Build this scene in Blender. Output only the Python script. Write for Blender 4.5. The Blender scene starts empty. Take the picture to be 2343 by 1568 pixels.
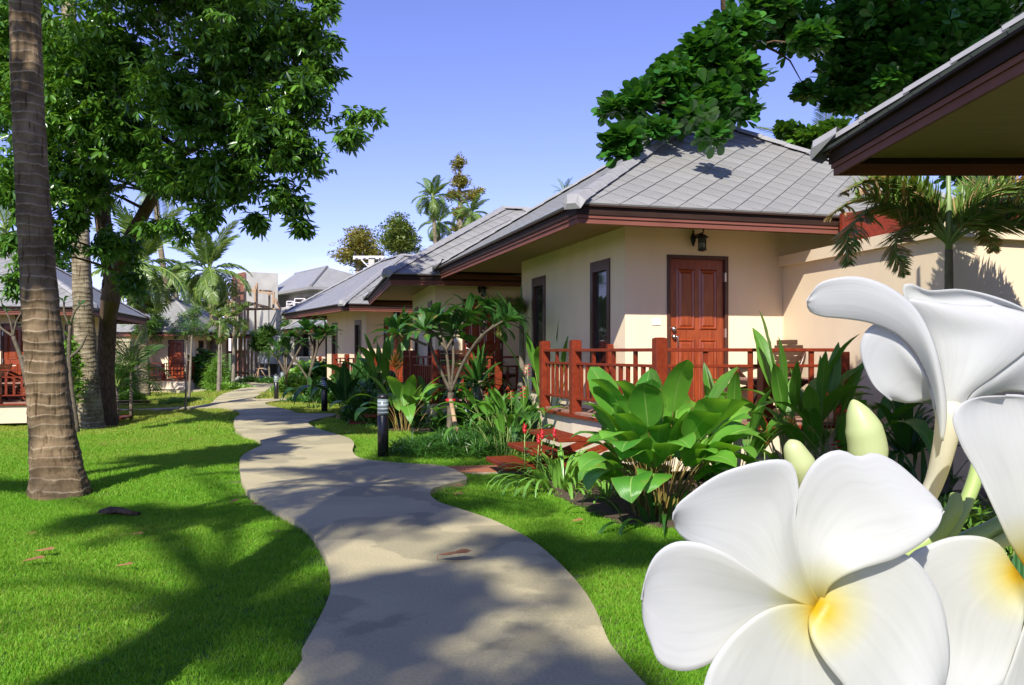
import bpy, math, random
import numpy as np
from mathutils import Vector, Matrix
from mathutils.geometry import tessellate_polygon
random.seed(7); RS = np.random.RandomState(11)
S = bpy.context.scene
COL = S.collection
R = math.radians
# ---------------------------------------------------------------- camera, sky, sun, exposure
cam_d = bpy.data.cameras.new('camera'); cam = bpy.data.objects.new('camera', cam_d); COL.objects.link(cam)
cam.location = (0, 0, 1.5); cam.rotation_euler = (R(90), 0, 0)
cam_d.sensor_width = 36; cam_d.lens = 36 * 2000 / 2342; cam_d.shift_y = 21 / 2342
cam_d.clip_start = 0.03; cam_d.clip_end = 1500
S.camera = cam
SUN_AZ, SUN_EL = R(76), R(40)           # the way the light travels over the ground, and its height
SUN_DIR = Vector((math.cos(SUN_AZ) * math.cos(SUN_EL), math.sin(SUN_AZ) * math.cos(SUN_EL), -math.sin(SUN_EL)))
W = bpy.data.worlds.new('World'); S.world = W; W.use_nodes = True
nt = W.node_tree; nt.nodes.clear()
wo = nt.nodes.new('ShaderNodeOutputWorld'); bg = nt.nodes.new('ShaderNodeBackground')
sky = nt.nodes.new('ShaderNodeTexSky'); sky.sky_type = 'NISHITA'; sky.sun_disc = False
sky.sun_elevation = SUN_EL; sky.sun_rotation = R(194); sky.air_density = 1.0; sky.dust_density = 0.1; sky.altitude = 1200; sky.ozone_density = 2.5
tint = nt.nodes.new('ShaderNodeMix'); tint.data_type = 'RGBA'; tint.blend_type = 'MULTIPLY'; tint.inputs['Factor'].default_value = 1
tint.inputs[7].default_value = (1.06, .88, 1.31, 1)
nt.links.new(sky.outputs[0], tint.inputs[6])
# a few thin clouds low over the horizon
tc = nt.nodes.new('ShaderNodeTexCoord'); mp = nt.nodes.new('ShaderNodeMapping'); mp.inputs['Scale'].default_value = (3, 3, 9)
nz = nt.nodes.new('ShaderNodeTexNoise'); nz.inputs['Scale'].default_value = 1.6; nz.inputs['Detail'].default_value = 7; nz.inputs['Roughness'].default_value = .55
sp = nt.nodes.new('ShaderNodeSeparateXYZ')
low = nt.nodes.new('ShaderNodeMapRange'); low.inputs[1].default_value = 0.02; low.inputs[2].default_value = 0.13; low.inputs[3].default_value = 1; low.inputs[4].default_value = 0
den = nt.nodes.new('ShaderNodeMapRange'); den.inputs[1].default_value = 0.47; den.inputs[2].default_value = 0.68
mul = nt.nodes.new('ShaderNodeMath'); mul.operation = 'MULTIPLY'
cm = nt.nodes.new('ShaderNodeMix'); cm.data_type = 'RGBA'; cm.inputs[7].default_value = (8.5, 9.0, 11.5, 1)
nt.links.new(tc.outputs['Generated'], mp.inputs[0]); nt.links.new(mp.outputs[0], nz.inputs['Vector'])
nt.links.new(tc.outputs['Generated'], sp.inputs[0]); nt.links.new(sp.outputs[2], low.inputs[0])
nt.links.new(nz.outputs[0], den.inputs[0]); nt.links.new(low.outputs[0], mul.inputs[0]); nt.links.new(den.outputs[0], mul.inputs[1])
nt.links.new(mul.outputs[0], cm.inputs[0]); nt.links.new(tint.outputs[2], cm.inputs[6])
nt.links.new(cm.outputs[2], bg.inputs[0]); bg.inputs[1].default_value = 0.10
nt.links.new(bg.outputs[0], wo.inputs[0])
sl = bpy.data.lights.new('sun', 'SUN'); sl.energy = 4.5; sl.angle = R(0.53); sl.color = (1, .95, .86)
so = bpy.data.objects.new('sun', sl); COL.objects.link(so); so.rotation_euler = SUN_DIR.to_track_quat('-Z', 'Y').to_euler()
S.view_settings.view_transform = 'Standard'; S.view_settings.look = 'None'
S.view_settings.exposure = 0.74; S.view_settings.gamma = 1.0; S.view_settings.use_curve_mapping = False
S.cycles.max_bounces = 6; S.cycles.transparent_max_bounces = 8; S.cycles.caustics_reflective = False; S.cycles.caustics_refractive = False
S.cycles.use_denoising = True
S.cycles.sample_clamp_indirect = 6

# ---------------------------------------------------------------- helpers
def P(u, v, Y):
    "a point at distance Y given by where it shows in a 2342 px wide view"
    return Vector(((u - 1171) / 2000 * Y, Y, 1.5 + (805 - v) / 2000 * Y))
def sst(x, a, b):
    t = np.clip((x - a) / (b - a), 0, 1); return t * t * (3 - 2 * t)
def g(X, Y):
    "height of the ground"
    X = np.asarray(X, float); Y = np.asarray(Y, float)
    f = sst(Y, 14, 22)
    h = -0.42 * sst(-0.28 * Y - X, 0.8, 4.2) * f
    h = h - 0.25 * sst(Y, 15, 42)
    return h
def gz(X, Y): return float(g(X, Y))
def G(u, v):
    "ground point seen at (u, v)"
    k = (u - 1171) / 2000; m = (v - 805) / 2000
    Y = 1.5 / m
    for _ in range(30):
        Y = Y * .5 + .5 * (1.5 - gz(k * Y, Y)) / m
    return Vector((k * Y, Y, gz(k * Y, Y)))

def link(name, me, m=None, parent=None, smooth=False):
    o = bpy.data.objects.new(name, me); COL.objects.link(o)
    if m and not me.materials: me.materials.append(m)
    if parent: o.parent = parent
    if smooth: me.polygons.foreach_set('use_smooth', [True] * len(me.polygons))
    return o
class MB:
    def __init__(s): s.v = []; s.f = []
    def add(s, vs, fs):
        n = len(s.v); s.v += [tuple(x) for x in vs]; s.f += [tuple(i + n for i in f) for f in fs]; return s
    def box(s, x0, x1, y0, y1, z0, z1, M=None):
        vs = [Vector(c) for c in ((x0, y0, z0), (x1, y0, z0), (x1, y1, z0), (x0, y1, z0), (x0, y0, z1), (x1, y0, z1), (x1, y1, z1), (x0, y1, z1))]
        if M is not None: vs = [M @ c for c in vs]
        return s.add(vs, [(3, 2, 1, 0), (4, 5, 6, 7), (0, 1, 5, 4), (1, 2, 6, 5), (2, 3, 7, 6), (3, 0, 4, 7)])
    def bar(s, a, b, w, h, up=Vector((0, 0, 1))):
        a = Vector(a); b = Vector(b); d = b - a; L = d.length; d.normalize()
        x = d.cross(up)
        if x.length < 1e-4: x = d.cross(Vector((0, 1, 0)))
        x.normalize(); z = x.cross(d)
        M = Matrix((x, d, z)).transposed().to_4x4(); M.translation = a
        return s.box(-w / 2, w / 2, 0, L, -h / 2, h / 2, M)
    def prism(s, pts, z0, z1):
        n = len(pts); vs = [(p[0], p[1], z0) for p in pts] + [(p[0], p[1], z1) for p in pts]
        fs = [tuple(range(n - 1, -1, -1)), tuple(range(n, 2 * n))] + [(i, (i + 1) % n, n + (i + 1) % n, n + i) for i in range(n)]
        return s.add(vs, fs)
    def tube(s, pts, rad, n=8, cap=True):
        pts = [Vector(p) for p in pts]
        if not hasattr(rad, '__len__'): rad = [rad] * len(pts)
        b = len(s.v); ref = Vector((0, 1, 0.01))
        for i, p in enumerate(pts):
            d = pts[min(i + 1, len(pts) - 1)] - pts[max(i - 1, 0)]
            if d.length < 1e-9: d = Vector((0, 0, 1))
            d.normalize()
            x = d.cross(ref)
            if x.length < .05: x = d.cross(Vector((1, 0, 0)))
            x.normalize(); y = x.cross(d); ref = y
            for k in range(n):
                t = 2 * math.pi * k / n
                s.v.append(tuple(p + (x * math.cos(t) + y * math.sin(t)) * rad[i]))
        for i in range(len(pts) - 1):
            for k in range(n):
                k2 = (k + 1) % n
                s.f.append((b + i * n + k, b + i * n + k2, b + (i + 1) * n + k2, b + (i + 1) * n + k))
        if cap:
            s.f.append(tuple(b + k for k in range(n))[::-1]); s.f.append(tuple(b + (len(pts) - 1) * n + k for k in range(n)))
        return s
    def lathe(s, c, prof, n=20):
        c = Vector(c); return s.tube([c + Vector((0, 0, z)) for z, r in prof], [max(r, 1e-4) for z, r in prof], n)
    def mesh(s, name):
        me = bpy.data.meshes.new(name); me.from_pydata(s.v, [], s.f); me.update(); return me
    def build(s, name, m, parent=None, smooth=False, bevel=0, kind=None):
        o = link(name, s.mesh(name), m, parent, smooth)
        if bevel:
            b = o.modifiers.new('bevel', 'BEVEL'); b.width = bevel; b.segments = 1; b.limit_method = 'ANGLE'
        if kind: o['kind'] = kind
        return o
def tri_mesh(name, V, F, m, parent=None, smooth=True, uv=None):
    me = bpy.data.meshes.new(name); V = np.asarray(V, np.float32); F = np.asarray(F, np.int32)
    me.vertices.add(len(V)); me.vertices.foreach_set('co', V.ravel())
    me.loops.add(F.size); me.loops.foreach_set('vertex_index', F.ravel())
    me.polygons.add(len(F)); me.polygons.foreach_set('loop_start', np.arange(0, F.size, 3, dtype=np.int32))
    me.update(calc_edges=True); me.validate()
    if smooth: me.polygons.foreach_set('use_smooth', np.ones(len(me.polygons), bool))
    return link(name, me, m, parent)
def thing(name, label, cat, loc=(0, 0, 0), rz=0, group=None, scale=None):
    o = bpy.data.objects.new(name, None); COL.objects.link(o); o.location = loc; o.rotation_euler = (0, 0, rz)
    o.empty_display_size = .1
    o['label'] = label; o['category'] = cat
    if group: o['group'] = group
    if scale: o.scale = scale
    return o
def tag(o, label, cat, group=None):
    o['label'] = label; o['category'] = cat
    if group: o['group'] = group
    return o
def struct(o): o['kind'] = 'structure'; return o
KIDS = {}
def copy_tree(o, parent=None, skip=()):
    c = o.copy(); COL.objects.link(c); c.parent = parent
    for ch in o.children:
        if ch.name.split('.')[0] in skip: continue
        copy_tree(ch, c, skip)
    return c

# ---------------------------------------------------------------- materials
def N(t, typ, **kw):
    n = t.nodes.new(typ)
    for k, v in kw.items():
        if k.startswith('i_'): n.inputs[k[2:].replace('_', ' ')].default_value = v
        else: setattr(n, k, v)
    return n
def mat(name, col, rough=.6, col2=None, scale=3, detail=4, bump=0, bscale=40, spec=.5, trans=0, tcol=None, island=False, metal=0, stretch=None, contrast=(.35, .65), obj_rand=0, coat=0, space='Object'):
    m = bpy.data.materials.new(name); m.use_nodes = True; t = m.node_tree; bs = t.nodes['Principled BSDF']; out = t.nodes['Material Output']
    bs.inputs['Roughness'].default_value = rough; bs.inputs['Specular IOR Level'].default_value = spec; bs.inputs['Metallic'].default_value = metal
    if coat: bs.inputs['Coat Weight'].default_value = coat; bs.inputs['Coat Roughness'].default_value = .15
    c4 = lambda c: (c[0], c[1], c[2], 1)
    bs.inputs['Base Color'].default_value = c4(col)
    coord = N(t, 'ShaderNodeTexCoord'); vec = coord.outputs[space]
    if space == 'World': pass
    if stretch:
        mpn = N(t, 'ShaderNodeMapping'); mpn.inputs['Scale'].default_value = stretch; t.links.new(vec, mpn.inputs[0]); vec = mpn.outputs[0]
    last = None
    if col2 is not None:
        mx = N(t, 'ShaderNodeMix', data_type='RGBA'); mx.inputs[6].default_value = c4(col); mx.inputs[7].default_value = c4(col2)
        n1 = N(t, 'ShaderNodeTexNoise', i_Scale=scale, i_Detail=detail); t.links.new(vec, n1.inputs['Vector'])
        mr = N(t, 'ShaderNodeMapRange'); mr.inputs[1].default_value = contrast[0]; mr.inputs[2].default_value = contrast[1]
        t.links.new(n1.outputs[0], mr.inputs[0])
        src = mr.outputs[0]
        if island or obj_rand:
            rnd = N(t, 'ShaderNodeNewGeometry').outputs['Random Per Island'] if island else N(t, 'ShaderNodeObjectInfo').outputs['Random']
            av = N(t, 'ShaderNodeMix', data_type='FLOAT'); av.inputs[0].default_value = .62 if island else obj_rand
            t.links.new(src, av.inputs[2]); t.links.new(rnd, av.inputs[3]); src = av.outputs[0]
        t.links.new(src, mx.inputs[0]); t.links.new(mx.outputs[2], bs.inputs['Base Color']); last = mx.outputs[2]
    if bump:
        n2 = N(t, 'ShaderNodeTexNoise', i_Scale=bscale, i_Detail=5); t.links.new(vec, n2.inputs['Vector'])
        bp = N(t, 'ShaderNodeBump', i_Strength=min(1, bump), i_Distance=.01); t.links.new(n2.outputs[0], bp.inputs['Height']); t.links.new(bp.outputs[0], bs.inputs['Normal'])
    if trans:
        tr = N(t, 'ShaderNodeBsdfTranslucent'); ms = N(t, 'ShaderNodeMixShader'); ms.inputs[0].default_value = trans
        tr.inputs[0].default_value = c4(tcol or col)
        if last is not None:
            tm = N(t, 'ShaderNodeMix', data_type='RGBA', blend_type='MULTIPLY'); tm.inputs[0].default_value = 1; tm.inputs[7].default_value = (2.4, 2.0, .8, 1)
            t.links.new(last, tm.inputs[6]); t.links.new(tm.outputs[2], tr.inputs[0])
        t.links.new(bs.outputs[0], ms.inputs[1]); t.links.new(tr.outputs[0], ms.inputs[2]); t.links.new(ms.outputs[0], out.inputs[0])
    return m
M = {}
M['wall'] = mat('cream_render', (.83, .68, .47), .85, (.75, .60, .41), 1.1, 7, bump=.15, bscale=120, stretch=(1.4, 1.4, .55), contrast=(.3, .75))
M['tile'] = mat('grey_slate', (.225, .222, .212), .42, (.30, .295, .28), 2.5, bump=.08, bscale=60, obj_rand=.5)
M['cap'] = mat('grey_ridge', (.25, .245, .25), .5, (.30, .295, .295), 4, bump=.1, bscale=60)
M['dfascia'] = mat('dark_underlay_eave_shade', (.028, .014, .010), .65, (.04, .020, .014), 3, spec=.15, stretch=(1, 1, 8))
M['rfascia'] = mat('red_brown_board', (.17, .060, .042), .6, (.20, .072, .050), 2, spec=.2)
M['soffit'] = mat('soffit_board', (.36, .24, .11), .7, (.30, .20, .09), 2, stretch=(1, 12, 1))
M['door'] = mat('varnished_door', (.20, .032, .009), .36, (.31, .060, .016), 5, stretch=(9, 9, 1), coat=.3)
M['redwood'] = mat('red_stained_wood', (.15, .020, .007), .45, (.21, .032, .010), 6, stretch=(3, 3, 3), bump=.15, bscale=50, spec=.3)
M['frame'] = mat('brown_frame', (.06, .02, .012), .4, (.085, .03, .018), 5, stretch=(8, 8, 1))
M['inside'] = mat('room_dark', (.02, .018, .015), .9)  # near-black: the shade of interiors is put into the colour
M['curtain'] = mat('woven_blind', (.22, .14, .06), .8, (.12, .075, .03), 10, stretch=(1, 1, 10))
M['metal'] = mat('brushed_steel', (.6, .6, .6), .3, metal=1)
M['white'] = mat('white_plastic', (.8, .8, .8), .3)
M['black'] = mat('black_paint', (.008, .008, .009), .35, (.014, .014, .015), 20)
M['iron'] = mat('black_iron', (.012, .009, .008), .4)
M['lens'] = mat('frosted_lens', (.17, .21, .21), .15, (.12, .15, .15), 8, stretch=(1, 1, 14)); M['louv'] = mat('white_louvre', (.36, .41, .42), .3)
M['deckwood'] = mat('weathered_deck', (.36, .24, .19), .55, (.25, .10, .06), 5, stretch=(2, 2, 2), obj_rand=.4, bump=.2)
M['furn'] = mat('dark_furniture', (.045, .018, .010), .3, (.08, .03, .015), 8, stretch=(6, 1, 6))
M['base'] = mat('porch_base_paint', (.72, .60, .45), .85, (.66, .54, .40), 3, bump=.1, bscale=120)
M['brick'] = mat('terracotta_brick', (.36, .13, .055), .75, (.27, .10, .05), 9, obj_rand=.6, bump=.3)
M['mortar'] = mat('mortar', (.34, .27, .2), .9, (.25, .2, .15), 20)
M['rawcon'] = mat('raw_concrete', (.50, .48, .43), .85, (.40, .385, .35), 1.1, 6, bump=.3, bscale=30)
M['rawbrick'] = mat('raw_brickwork', (.28, .10, .055), .9, (.2, .085, .05), 8, bump=.3)
M['scaff'] = mat('scaffold_timber', (.48, .33, .20), .8, (.34, .21, .12), 5, stretch=(2, 2, 2), obj_rand=.3)
M['whitepipe'] = mat('painted_pipe', (.65, .62, .62), .5)
M['soil'] = mat('dark_soil', (.055, .035, .02), .95, (.09, .06, .035), 12, bump=.8, bscale=30)
M['bark'] = mat('tree_bark', (.085, .055, .034), .95, (.15, .10, .065), 7, spec=.1, bump=1, bscale=25, stretch=(3, 3, 1))
M['greybark'] = mat('pale_bark', (.24, .2, .15), .85, (.15, .13, .09), 9, bump=.5, bscale=40)
M['plumbark'] = mat('plumeria_bark', (.12, .095, .06), .8, (.07, .055, .035), 14, bump=.5, bscale=60)
M['crownshaft'] = mat('green_crownshaft', (.24, .33, .14), .4, (.17, .24, .08), 5, stretch=(5, 5, 1))
def leafm(name, a, b, rough=.4, trans=.22, scale=1.5, spec=.5): return mat(name, a, rough, b, scale, island=True, trans=trans, spec=spec)
def leafo(name, a, b, rough=.35, trans=.25, spec=.5):
    m = mat(name, a, rough, b, 3, obj_rand=.6, trans=trans, spec=spec)
    t = m.node_tree; bs = t.nodes['Principled BSDF']; uvn = N(t, 'ShaderNodeUVMap')
    w = N(t, 'ShaderNodeTexWave', i_Scale=9, i_Distortion=0); w.wave_profile = 'SIN'; w.bands_direction = 'DIAGONAL'
    sep = N(t, 'ShaderNodeSeparateXYZ'); ab = N(t, 'ShaderNodeMath', operation='ABSOLUTE'); cb = N(t, 'ShaderNodeCombineXYZ')
    t.links.new(uvn.outputs[0], sep.inputs[0]); t.links.new(sep.outputs[0], ab.inputs[0]); t.links.new(ab.outputs[0], cb.inputs[0]); t.links.new(sep.outputs[1], cb.inputs[1])
    neg = N(t, 'ShaderNodeMath', operation='MULTIPLY'); neg.inputs[1].default_value = -.55; t.links.new(ab.outputs[0], neg.inputs[0]); t.links.new(neg.outputs[0], cb.inputs[0])
    t.links.new(cb.outputs[0], w.inputs[0])
    old = bs.inputs['Base Color'].links[0].from_socket
    rib = N(t, 'ShaderNodeMapRange'); rib.inputs[1].default_value = .02; rib.inputs[2].default_value = .055; rib.inputs[3].default_value = .75; rib.inputs[4].default_value = 0; t.links.new(ab.outputs[0], rib.inputs[0])
    edge = N(t, 'ShaderNodeMapRange'); edge.inputs[1].default_value = .93; edge.inputs[2].default_value = 1.0; edge.inputs[3].default_value = 0; edge.inputs[4].default_value = .5; t.links.new(ab.outputs[0], edge.inputs[0])
    vn = N(t, 'ShaderNodeMapRange'); vn.inputs[3].default_value = .80; vn.inputs[4].default_value = 1.12; t.links.new(w.outputs[1], vn.inputs[0])
    sc = N(t, 'ShaderNodeVectorMath', operation='SCALE'); t.links.new(old, sc.inputs[0]); t.links.new(vn.outputs[0], sc.inputs['Scale'])
    m1 = N(t, 'ShaderNodeMix', data_type='RGBA'); m1.inputs[7].default_value = (.30, .46, .12, 1); t.links.new(rib.outputs[0], m1.inputs[0]); t.links.new(sc.outputs[0], m1.inputs[6])
    m2 = N(t, 'ShaderNodeMix', data_type='RGBA'); m2.inputs[7].default_value = (.30, .28, .07, 1); t.links.new(edge.outputs[0], m2.inputs[0]); t.links.new(m1.outputs[2], m2.inputs[6])
    sp = N(t, 'ShaderNodeTexNoise', i_Scale=7, i_Detail=5); oc = N(t, 'ShaderNodeTexCoord'); oi = N(t, 'ShaderNodeObjectInfo'); av = N(t, 'ShaderNodeVectorMath', operation='ADD')
    t.links.new(oc.outputs['Object'], av.inputs[0]); t.links.new(oi.outputs['Location'], av.inputs[1]); t.links.new(av.outputs[0], sp.inputs['Vector'])
    br = N(t, 'ShaderNodeMapRange'); br.inputs[1].default_value = .66; br.inputs[2].default_value = .72; br.inputs[4].default_value = .7; t.links.new(sp.outputs[0], br.inputs[0])
    m3 = N(t, 'ShaderNodeMix', data_type='RGBA'); m3.inputs[7].default_value = (.28, .20, .06, 1); t.links.new(br.outputs[0], m3.inputs[0]); t.links.new(m2.outputs[2], m3.inputs[6]); t.links.new(m3.outputs[2], bs.inputs['Base Color'])
    bp = N(t, 'ShaderNodeBump', i_Strength=.35, i_Distance=.004); t.links.new(w.outputs[1], bp.inputs['Height']); t.links.new(bp.outputs[0], bs.inputs['Normal'])
    return m
M['lf_tree'] = leafm('dark_tree_leaves', (.022, .082, .012), (.13, .28, .03), .30)
M['lf_almond'] = leafm('almond_leaves', (.020, .095, .016), (.065, .20, .026), .20, spec=.6)
M['lf_back'] = leafm('olive_leaves', (.09, .14, .03), (.34, .27, .06), .55)
M['lf_back2'] = leafm('green_back_leaves', (.06, .12, .025), (.20, .24, .05), .5)
M['lf_bush'] = leafm('bush_leaves', (.02, .08, .012), (.07, .19, .025), .4)
M['lf_light'] = leafm('light_bush_leaves', (.09, .22, .02), (.2, .36, .05), .45)
M['lf_young'] = leafm('young_tree_leaves', (.05, .12, .02), (.12, .24, .05), .45)
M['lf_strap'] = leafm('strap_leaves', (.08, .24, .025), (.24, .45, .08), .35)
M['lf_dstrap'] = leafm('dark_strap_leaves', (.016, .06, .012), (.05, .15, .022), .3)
M['lf_big'] = leafo('broad_leaf', (.045, .20, .022), (.20, .46, .05))
M['lf_bigL'] = leafo('lime_broad_leaf', (.10, .28, .025), (.20, .42, .06))
M['lf_heli'] = leafo('heliconia_leaf', (.045, .17, .018), (.12, .30, .03))
M['lf_dark'] = leafo('dark_banana_leaf', (.014, .06, .014), (.04, .13, .022))
M['lf_plum'] = leafo('plumeria_leaf', (.022, .095, .022), (.055, .17, .03))
M['lf_palm'] = leafm('palm_leaflets', (.05, .12, .018), (.17, .24, .05), .4)
M['lf_fox'] = mat('foxtail_leaflets', (.05, .13, .018), .4, (.20, .30, .06), 6, island=True, trans=.2)
M['lf_foxd'] = mat('dry_leaflets', (.36, .19, .09), .7, (.50, .34, .17), 6, island=True, trans=.15)
M['dead'] = mat('dead_leaf', (.40, .19, .08), .8, (.24, .105, .04), 14, bump=.3)
M['red'] = mat('red_bract', (.55, .015, .012), .4, (.4, .01, .02), 10)
M['orange'] = mat('orange_bract', (.75, .22, .02), .45, (.8, .45, .03), 8)
M['stemg'] = mat('green_stem', (.14, .26, .05), .5, (.25, .30, .08), 8)
M['stemy'] = mat('ochre_stem', (.22, .20, .04), .55, (.20, .09, .03), 8)
M['coco'] = mat('green_coconut', (.3, .38, .05), .4)
# palm trunk: rings and vertical cracks
def trunk_mat(name, a, b, ring=(.32, .27, .2), per=9):
    m = mat(name, a, .9, b, 4, stretch=(1, 1, .5)); t = m.node_tree; bs = t.nodes['Principled BSDF']
    old = bs.inputs['Base Color'].links[0].from_socket
    tc = N(t, 'ShaderNodeTexCoord'); nz = N(t, 'ShaderNodeTexNoise', i_Scale=2.2, i_Detail=3); t.links.new(tc.outputs['Object'], nz.inputs['Vector'])
    w = N(t, 'ShaderNodeTexWave', i_Scale=per / 6.28 * 2, i_Distortion=4.5, i_Detail=3); w.bands_direction = 'Z'; w.inputs['Detail Scale'].default_value = 1.2
    t.links.new(tc.outputs['Object'], w.inputs[0])
    r = N(t, 'ShaderNodeValToRGB'); r.color_ramp.elements[0].position = .93; r.color_ramp.elements[1].position = .985
    t.links.new(w.outputs[1], r.inputs[0])
    mx = N(t, 'ShaderNodeMix', data_type='RGBA'); mx.inputs[7].default_value = (*ring, 1); t.links.new(r.outputs[0], mx.inputs[0]); t.links.new(old, mx.inputs[6])
    mp = N(t, 'ShaderNodeMapping'); mp.inputs['Scale'].default_value = (26, 26, 2.2); t.links.new(tc.outputs['Object'], mp.inputs[0])
    cr = N(t, 'ShaderNodeTexNoise', i_Scale=1, i_Detail=2); t.links.new(mp.outputs[0], cr.inputs['Vector'])
    r2 = N(t, 'ShaderNodeValToRGB'); r2.color_ramp.elements[0].position = .30; r2.color_ramp.elements[1].position = .40; r2.color_ramp.elements[0].color = (.30, .24, .18, 1)
    t.links.new(cr.outputs[0], r2.inputs[0])
    m2 = N(t, 'ShaderNodeMix', data_type='RGBA', blend_type='MULTIPLY'); m2.inputs[0].default_value = .85
    t.links.new(mx.outputs[2], m2.inputs[6]); t.links.new(r2.outputs[0], m2.inputs[7])
    bl = N(t, 'ShaderNodeTexNoise', i_Scale=3.2, i_Detail=7, i_Roughness=.65); t.links.new(tc.outputs['Object'], bl.inputs['Vector'])
    r3 = N(t, 'ShaderNodeValToRGB'); r3.color_ramp.elements[0].position = .38; r3.color_ramp.elements[0].color = (.42, .38, .36, 1); r3.color_ramp.elements[1].position = .56; t.links.new(bl.outputs[0], r3.inputs[0])
    m4 = N(t, 'ShaderNodeMix', data_type='RGBA', blend_type='MULTIPLY'); m4.inputs[0].default_value = .8; t.links.new(m2.outputs[2], m4.inputs[6]); t.links.new(r3.outputs[0], m4.inputs[7]); t.links.new(m4.outputs[2], bs.inputs['Base Color']); bs.inputs['Specular IOR Level'].default_value = .15
    ad = N(t, 'ShaderNodeMath', operation='ADD'); t.links.new(cr.outputs[0], ad.inputs[0]); t.links.new(w.outputs[1], ad.inputs[1])
    bp = N(t, 'ShaderNodeBump', i_Strength=.6, i_Distance=.02); t.links.new(ad.outputs[0], bp.inputs['Height']); t.links.new(bp.outputs[0], bs.inputs['Normal'])
    return m
M['ptrunk'] = trunk_mat('palm_trunk', (.23, .165, .095), (.13, .092, .05), ring=(.30, .23, .15))
M['ptrunk2'] = trunk_mat('pale_palm_trunk', (.30, .25, .16), (.17, .14, .085), ring=(.38, .33, .23))
# concrete path: patches, stains, hairline marks, wet areas
def concrete():
    m = mat('path_concrete', (.53, .46, .26), .8, (.45, .39, .23), .9, 8, contrast=(.38, .62)); t = m.node_tree; bs = t.nodes['Principled BSDF']
    old = bs.inputs['Base Color'].links[0].from_socket; tc = N(t, 'ShaderNodeTexCoord')
    n1 = N(t, 'ShaderNodeTexNoise', i_Scale=.55, i_Detail=5, i_Roughness=.5); t.links.new(tc.outputs['Object'], n1.inputs['Vector'])
    r1 = N(t, 'ShaderNodeValToRGB'); r1.color_ramp.elements[0].position = .50; r1.color_ramp.elements[1].position = .515
    r1.color_ramp.elements[0].color = (1, 1, 1, 1); r1.color_ramp.elements[1].color = (.74, .75, .76, 1); t.links.new(n1.outputs[0], r1.inputs[0])
    a = N(t, 'ShaderNodeMix', data_type='RGBA', blend_type='MULTIPLY'); a.inputs[0].default_value = 1; t.links.new(old, a.inputs[6]); t.links.new(r1.outputs[0], a.inputs[7])
    n2 = N(t, 'ShaderNodeTexNoise', i_Scale=60, i_Detail=6); t.links.new(tc.outputs['Object'], n2.inputs['Vector'])
    r2 = N(t, 'ShaderNodeValToRGB'); r2.color_ramp.elements[0].position = .25; r2.color_ramp.elements[0].color = (.75, .75, .75, 1); r2.color_ramp.elements[1].position = .7; r2.color_ramp.elements[1].color = (1.06, 1.06, 1.06, 1)
    t.links.new(n2.outputs[0], r2.inputs[0])
    b = N(t, 'ShaderNodeMix', data_type='RGBA', blend_type='MULTIPLY'); b.inputs[0].default_value = 1; t.links.new(a.outputs[2], b.inputs[6]); t.links.new(r2.outputs[0], b.inputs[7])
    mp = N(t, 'ShaderNodeMapping'); mp.inputs['Rotation'].default_value = (0, 0, .6); mp.inputs['Scale'].default_value = (1.3, .45, 1); t.links.new(tc.outputs['Object'], mp.inputs[0])
    n3 = N(t, 'ShaderNodeTexNoise', i_Scale=2.2, i_Detail=9, i_Roughness=.62); t.links.new(mp.outputs[0], n3.inputs['Vector'])
    r3 = N(t, 'ShaderNodeValToRGB'); e = r3.color_ramp.elements; e[0].position = .0; e[0].color = (1, 1, 1, 1); e[1].position = .335; e[1].color = (1, 1, 1, 1)
    k = e.new(.30); k.color = (.45, .44, .44, 1); k2 = e.new(.26); k2.color = (.62, .6, .6, 1)
    t.links.new(n3.outputs[0], r3.inputs[0])
    c = N(t, 'ShaderNodeMix', data_type='RGBA', blend_type='MULTIPLY'); c.inputs[0].default_value = .9; t.links.new(b.outputs[2], c.inputs[6]); t.links.new(r3.outputs[0], c.inputs[7])
    t.links.new(c.outputs[2], bs.inputs['Base Color'])
    bp = N(t, 'ShaderNodeBump', i_Strength=.25, i_Distance=.004); t.links.new(n2.outputs[0], bp.inputs['Height']); t.links.new(bp.outputs[0], bs.inputs['Normal'])
    return m
M['path'] = concrete()
M['lawn'] = mat('lawn_ground', (.06, .135, .018), .95, (.12, .16, .03), .35, 6, bump=.8, bscale=60)
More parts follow.
